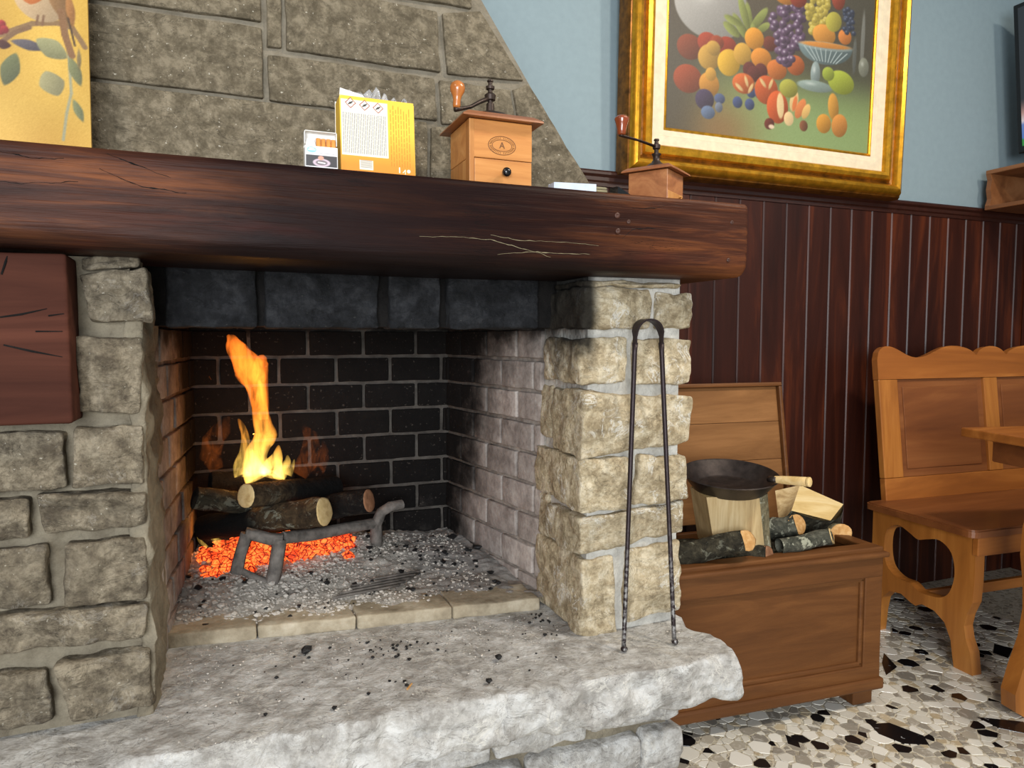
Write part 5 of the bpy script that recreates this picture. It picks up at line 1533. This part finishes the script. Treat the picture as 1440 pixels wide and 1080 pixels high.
text_mesh('letter', 'A', .016, Vector((ec.x, gy0-.0004, ec.z)), RX, MAT['stain'], emb)
tk = MB()
for k in range(44):
    a = 2*math.pi*k/44
    if k % 11 in (0,): continue
    c0, s0 = math.cos(a), math.sin(a)
    tk.tube([(ec.x+erx*.78*c0, gy0-.0003, ec.z+ery*.70*s0), (ec.x+erx*.92*c0, gy0-.0003, ec.z+ery*.89*s0)], .00038, 4)
tk.build('emblem_lettering', MAT['stain'], emb)

# ---- coffee grinder, small, turned
K = Vector((.853, 1.262, 0)); d1 = Vector((-.56, .829, 0)); d2 = Vector((.829, .56, 0)); Ls = .088
TG = lambda x, y, z: K+d1*x+d2*y+Vector((0, 0, z))
sm = thing('coffee_grinder', 'small brown wooden coffee grinder at the right end of the mantel', 'coffee grinder', TG(Ls/2, Ls/2, MZ), 'coffee grinders on the mantel')
sz_t = atY(936, 236, 1.262).z
m = MB(TG); m.box(0, Ls, 0, Ls, MZ, sz_t, .0015); m.build('body', MAT['grinder_small'], sm)
m = MB(TG); m.box(-.0006, .010, .002, Ls-.002, MZ+.002, MZ+.028, .001); dr2 = m.build('drawer', MAT['grinder_side'], sm)
q_ = TG(-.001, Ls*.55, MZ+.014); MB().lathe([(.002, 0), (.002, .004), (.005, .006), (.0055, .010), (.003, .013)], q_, 14, -d1).build('knob', MAT['gold_dark'], dr2, True)
mm = MB(TG); mm.add(*lid_geo(0, Ls, 0, Ls, sz_t, .012, .010)); mm.build('lid_board', MAT['grinder_top'], sm)
gc2 = TG(Ls/2, Ls/2, sz_t+.009)
MB().lathe([(.034, 0), (.031, .004), (.022, .009), (.011, .016), (.007, .022), (.007, .030), (.010, .033), (.010, .035), (.005, .036), (.0045, .044)], gc2, 24).build('dome', MAT['grinder_iron'], sm, True, 50)
ct2 = gc2+Vector((0, 0, .044))
MB().lathe([(.005, 0), (.008, .002), (.0085, .010), (.005, .012), (.004, .018), (.006, .019), (.0055, .022)], ct2, 12).build('spindle', MAT['grinder_iron'], sm, True, 40)
kb2 = atY(874, 190, ct2.y-.03); 
arm2 = MB().tube([ct2+Vector((0, 0, .006)), ct2.lerp(kb2, .5)+Vector((0, 0, .004)), kb2+Vector((0, 0, -.001)), kb2+Vector((-.004, 0, -.001))], [.004, .0034, .004, .004], 8, sq=(.6, 1.2)).build('crank', MAT['grinder_iron'], sm, True)
MB().lathe([(.006, 0), (.0085, .002), (.0092, .010), (.0125, .024), (.0150, .031), (.0145, .034), (.010, .038), (.004, .040)], kb2, 20).build('crank_knob', MAT['knob_red'], arm2, True, 50)

# ---- yellow cardboard box with torn top and plastic film
byx = 1.226
b0, b1 = atY(480, 240, byx).x, atY(584, 248, byx).x; btop = atY(478, 130, byx).z; btr = atY(580, 146, byx).z
cbx = thing('cardboard_box', 'yellow and orange cardboard box with a white text label and torn open top', 'box', ((b0+b1)/2, byx+.03, MZ))
bw_, bh_ = b1-b0, btop-MZ
C = Canvas(170, 190, bw_, bh_, (226, 178, 54))
tt = C.Y/bh_; C.a = C.a*0+np.array((226, 140, 44))*(1-np.clip(tt*2.2-.25, 0, 1))[..., None]+np.array((232, 190, 66))*np.clip(tt*2.2-.25, 0, 1)[..., None]
def bp(x, y): q = atY(x, y, byx); return q.x-b0, q.z-MZ
lx0, ly0 = bp(481, 218); lx1, ly1 = bp(546, 134)
C.rect(lx0+.0005, lx1, ly0+.002, bh_-.006, (232, 228, 214))
rs = np.random.RandomState(2)
for k in range(24):                                   # columns of small print, running up the label
    u = lx0+.004+k*(lx1-lx0-.008)/23; v = ly0+.006
    while v < ly1-.034:
        L = rs.uniform(.003, .010); C.line([(u, v), (u, min(v+L, ly1-.034))], .0012, (120, 116, 108)); v += L+.0016
for k in range(3):                                    # hazard diamonds
    x, y = (494, 514, 533)[k], (142, 146, 150)[k]; u, v = bp(x, y); r = .0095
    C.poly([(u, v-r), (u+r, v), (u, v+r), (u-r, v)], (150, 84, 70)); r *= .78; C.poly([(u, v-r), (u+r, v), (u, v+r), (u-r, v)], (236, 232, 222))
    C.line([(u-.003, v-.002), (u+.003, v+.002)], .0022, (50, 46, 44)); C.ell(u, v, .0022, .0018, (60, 56, 52))
for k in range(12):
    u = lx1+.005+k*.0046; v = .016
    if u > bw_-.004: break
    while v < bh_-.012-.1*(u-lx1)*2:
        L = rs.uniform(.004, .014); C.line([(u, v), (u, v+L)], .0010, (176, 116, 30)); v += L+.003
u0, v0 = bp(506, 243); u1, v1 = bp(525, 226); C.rect(u0, u1, max(v0, .006), v1, (230, 224, 210))
for k in range(7): C.line([(u0+.002, .010+k*.002), (u1-.002, .010+k*.002)], .0008, (110, 104, 98))
u0, v0 = bp(567, 243); C.line([(u0, v0), (u0+.004, v0+.005), (u0+.004, v0-.002)], .0012, (240, 236, 226)); C.ell(u0+.010, v0+.003, .003, .003, (240, 236, 226))
C.line([(u0-.006, v0), (u0-.006, v0+.008)], .002, (240, 236, 226))
sheet('front_print', (b0, byx, MZ), (b1, byx, MZ), (b0, byx+.010, btop), 170, 190, C.a, MAT['ink'], cbx, thick=.0008)
yel = simple('yellow card', rgb(228, 184, 62), .5, var=.05); MAT['yel'] = yel
def slab4(name, P4, th, mat, parent):
    P4 = [Vector(p) for p in P4]; nr = (P4[1]-P4[0]).cross(P4[3]-P4[0]).normalized()*th
    return MB().add(P4+[p+nr for p in P4], [(0,1,2,3),(7,6,5,4),(0,4,5,1),(1,5,6,2),(2,6,7,3),(3,7,4,0)]).build(name, mat, parent)
slab4('side_panel', [(b1, byx+.001, MZ), (b1-.002, byx+.062, MZ), (b1-.002, byx+.062, btr-.004), (b1, byx+.010, btr)], .0008, yel, cbx)
slab4('side_panel', [(b0+.0008, byx+.001, MZ), (b0+.0008, byx+.062, MZ), (b0+.0008, byx+.062, btop), (b0+.0008, byx+.010, btop)], .0008, yel, cbx)
slab4('back_panel', [(b0, byx+.062, MZ), (b1, byx+.062, MZ), (b1, byx+.062, btr), (b0, byx+.062, btop+.004)], .0008, MAT['paper_white'], cbx)
slab4('torn_flap', [(b0, byx+.0105, btop-.002), (b0+.045, byx+.012, btop-.003), (b0+.040, byx+.018, btop+.006), (b0+.002, byx+.016, btop+.013)], .0008, MAT['paper_white'], cbx)
n = N('clear plastic film'); n.b.inputs['Transmission Weight'].default_value = .75; n.b.inputs['IOR'].default_value = 1.3
MAT['film'] = n.done((.95, .95, .95, 1), .12, n.bump(n.noise(n.pos, 160, 3), .6, .003), spec=.8)
vs, fs = [], []
for j in range(9):
    for i in range(25):
        u, v = i/24, j/8
        x = b0+.012+.108*u; z = btop-.010-.010*u+.040*v*(1-.5*abs(u-.35))*(.6+.8*abs(noise.noise(Vector((u*7, 1, 2)))))
        y = byx+.03+.018*noise.noise(Vector((u*9, v*4, 6)))+.006*noise.noise(Vector((u*25, v*12, 1)))
        vs.append((x, y, z+.003*noise.noise(Vector((u*18, v*5, 9)))))
for j in range(8):
    for i in range(24): a = j*25+i; fs.append((a, a+1, a+26, a+25))
pf = obj('plastic_film', vs, fs, MAT['film'], cbx, True)
sm_ = pf.modifiers.new('thick', 'SOLIDIFY'); sm_.thickness = .0005

# ---- cigarette pack
px0, px1, py0 = .1268, .1785, 1.214
pk = thing('cigarette_pack', 'small open cigarette pack with a dark picture panel standing on the mantel', 'cigarette pack', ((px0+px1)/2, py0+.011, MZ))
ph_ = atY(450, 206, py0).z-MZ
C = Canvas(70, 70, px1-px0, ph_, (226, 226, 228)); w_ = px1-px0
C.rect(.001, w_-.001, .002, ph_*.58, (62, 60, 62)); C.ell(w_*.5, ph_*.24, w_*.27, ph_*.19, (196, 176, 190)); C.ell(w_*.5, ph_*.24, w_*.18, ph_*.12, (120, 110, 114)); C.ell(w_*.48, ph_*.46, w_*.09, ph_*.10, (206, 150, 130)); C.line([(w_*.4, ph_*.25), (w_*.6, ph_*.22)], .002, (230, 224, 226))
C.ell(w_*.2, ph_*.82, w_*.15, ph_*.14, (140, 186, 218)); C.line([(w_*.10, ph_*.82), (w_*.30, ph_*.82)], .0015, (226, 236, 244)); C.line([(w_*.14, ph_*.89), (w_*.26, ph_*.89)], .0015, (226, 236, 244)); C.line([(w_*.45, ph_*.68), (w_*.9, ph_*.68)], .001, (150, 150, 156))
m = MB(); m.box(px0, px1, py0+.0006, py0+.022, MZ, MZ+ph_, .0006); m.build('body', MAT['paper_white'], pk)
sheet('front_print', (px0, py0, MZ), (px1, py0, MZ), (px0, py0, MZ+ph_), 70, 70, C.a, MAT['ink'], pk, thick=.0005)
# the front rises at the corners round the opening; inner white frame, three filters
slab4('inner_frame', [(px0+.001, py0+.0024, MZ+ph_-.002), (px0+.018, py0+.0024, MZ+ph_-.002), (px0+.013, py0+.0024, MZ+ph_+.013), (px0+.003, py0+.0024, MZ+ph_+.011)], .0005, MAT['paper_white'], pk)
for k in range(4):
    MB().lathe([(.0038, 0), (.0038, .018), (.0034, .0182)], (px0+.022+k*.0080, py0+.0075+.001*(k % 2), MZ+ph_-.004), 14).build('cigarette', MAT['orange_tip'], pk, True, 40)
lz = MZ+ph_
m = MB(); m.box(px0, px1, py0+.020, py0+.0215, lz, lz+.026, .0003)
m.box(px0, px0+.001, py0+.006, py0+.020, lz+.004, lz+.026, 0); m.box(px1-.001, px1, py0+.006, py0+.020, lz+.004, lz+.026, 0); m.box(px0, px1, py0+.006, py0+.0215, lz+.025, lz+.026, 0)
m.build('lid', MAT['paper_white'], pk)

# ---- odds and ends near the small grinder
q = atY(768, 262, 1.30); q2 = atY(822, 268, 1.30)
pp = thing('paper_packet', 'pale blue and white folded paper packet beside the large grinder', 'packet', ((q.x+q2.x)/2, 1.31, MZ))
slab4('sleeve', [(q.x, 1.29, MZ), (q2.x+.004, 1.285, MZ), (q2.x+.004, 1.285, MZ+.024), (q.x, 1.29, MZ+.022)], .030, MAT['blue_paper'], pp)
slab4('fold', [(q.x+.01, 1.286, MZ+.020), (q2.x+.010, 1.282, MZ+.020), (q2.x+.013, 1.290, MZ+.031), (q.x+.002, 1.292, MZ+.0235)], .001, MAT['paper_white'], pp)
ps = thing('paper_stack', 'short stack of folded olive papers beside the blue packet', 'papers', (.715, 1.31, MZ))
for k in range(5):
    m = MB(); m.box(.692+.001*(k % 2), .726-.0015*(k % 3), 1.286, 1.330, MZ+k*.0055, MZ+k*.0055+.005, .0015); m.build('sheet', MAT['olive'], ps)
cs_ = slab4('case', [(.730, 1.285, MZ), (.775, 1.300, MZ), (.775, 1.300, MZ+.012), (.730, 1.285, MZ+.026)], .022, MAT['black_plastic'], None)
tag(cs_, 'dark slanted case lying between the papers and the small grinder', 'case')
pkc = slab4('card', [(.745, 1.335, MZ), (.790, 1.340, MZ), (.790, 1.340, MZ+.024), (.745, 1.335, MZ+.024)], .004, MAT['pink'], None)
tag(pkc, 'small pink card peeking out behind the dark case', 'card')

# ---- painted panel with a bird on the left end of the mantel
bxr = atY(127, 203, 1.325).x; bxl = bxr-.30; bz1 = MZ+.42
def pp_(x, y): q = atY(x, y, 1.335); return q.x-bxl, q.z-MZ
C = Canvas(190, 250, .30, .42, (184, 148, 66))
C.a += (14*np.sin(C.X*40+1)*np.cos(C.Y*17))[..., None]*np.array((1, 1, .8)); C.blend(np.clip(1-C.Y/.08, 0, 1)*.35, (206, 150, 52))
def Ep(x, y, rx, ry, c, rot=0, sh=.25):
    u, v = pp_(x, y); C.ell(u, v, rx*1.05e-3, ry*1.05e-3, c, rot, None, sh, None, 1.45 if sh == .25 and rx < 25 else 2.0)
def Lp(pts, w, c): C.line([pp_(x, y) for x, y in pts], w, c)
Lp([(-40,40),(0,48),(25,38),(45,30),(80,28),(100,34),(112,52),(118,62)], .008, (122, 96, 66)); Lp([(0,60),(20,44),(40,36)], .007, (110, 84, 60))
Lp([(92,36),(97,90),(100,130),(94,160),(90,198)], .004, (140, 138, 110))
for (x, y, rx, ry, c, rot) in ((15,98,12,26,(92,96,66),-.3),(40,62,22,8,(86,80,84),-.1),(72,66,22,15,(134,132,96),-.5),(73,117,17,19,(140,134,98),.4),(105,98,8,22,(110,112,78),.3),(110,155,6,17,(110,114,80),.35),(4,62,10,7,(70,40,36),0),(110,80,3,16,(120,104,70),0)):
    Ep(x, y, rx, ry, c, rot)
for (x, y) in ((2,32),(6,40),(0,42),(-6,36)): Ep(x, y, 5, 6, (140, 44, 46), 0, .4)
Ep(55, -8, 34, 36, (176, 150, 116), .3); Ep(40, -18, 20, 20, (190, 108, 54), 0); Ep(80, -5, 12, 36, (128, 96, 62), .35); Ep(97, 8, 6, 26, (150, 104, 60), .1)
Lp([(84,10),(90,45),(100,75)], .010, (120, 88, 60)); Lp([(94,20),(104,60)], .003, (70, 54, 40))
for x in (52, 60): Lp([(x, 18), (x-2, 32)], .003, (110, 82, 60))
C.speckle(3, RS)
bp_ = sheet('bird_panel', (bxl, 1.332, MZ), (bxr, 1.332, MZ), (bxl-.002, 1.372, bz1), 190, 250, C.a, MAT['ink_panel'], None, thick=.008,
            bow=lambda u, v: .012*math.sin(math.pi*u)*(1-.3*v))
tag(bp_, 'yellow painted panel with a bird on a leafy branch at the left of the mantel', 'painted panel')
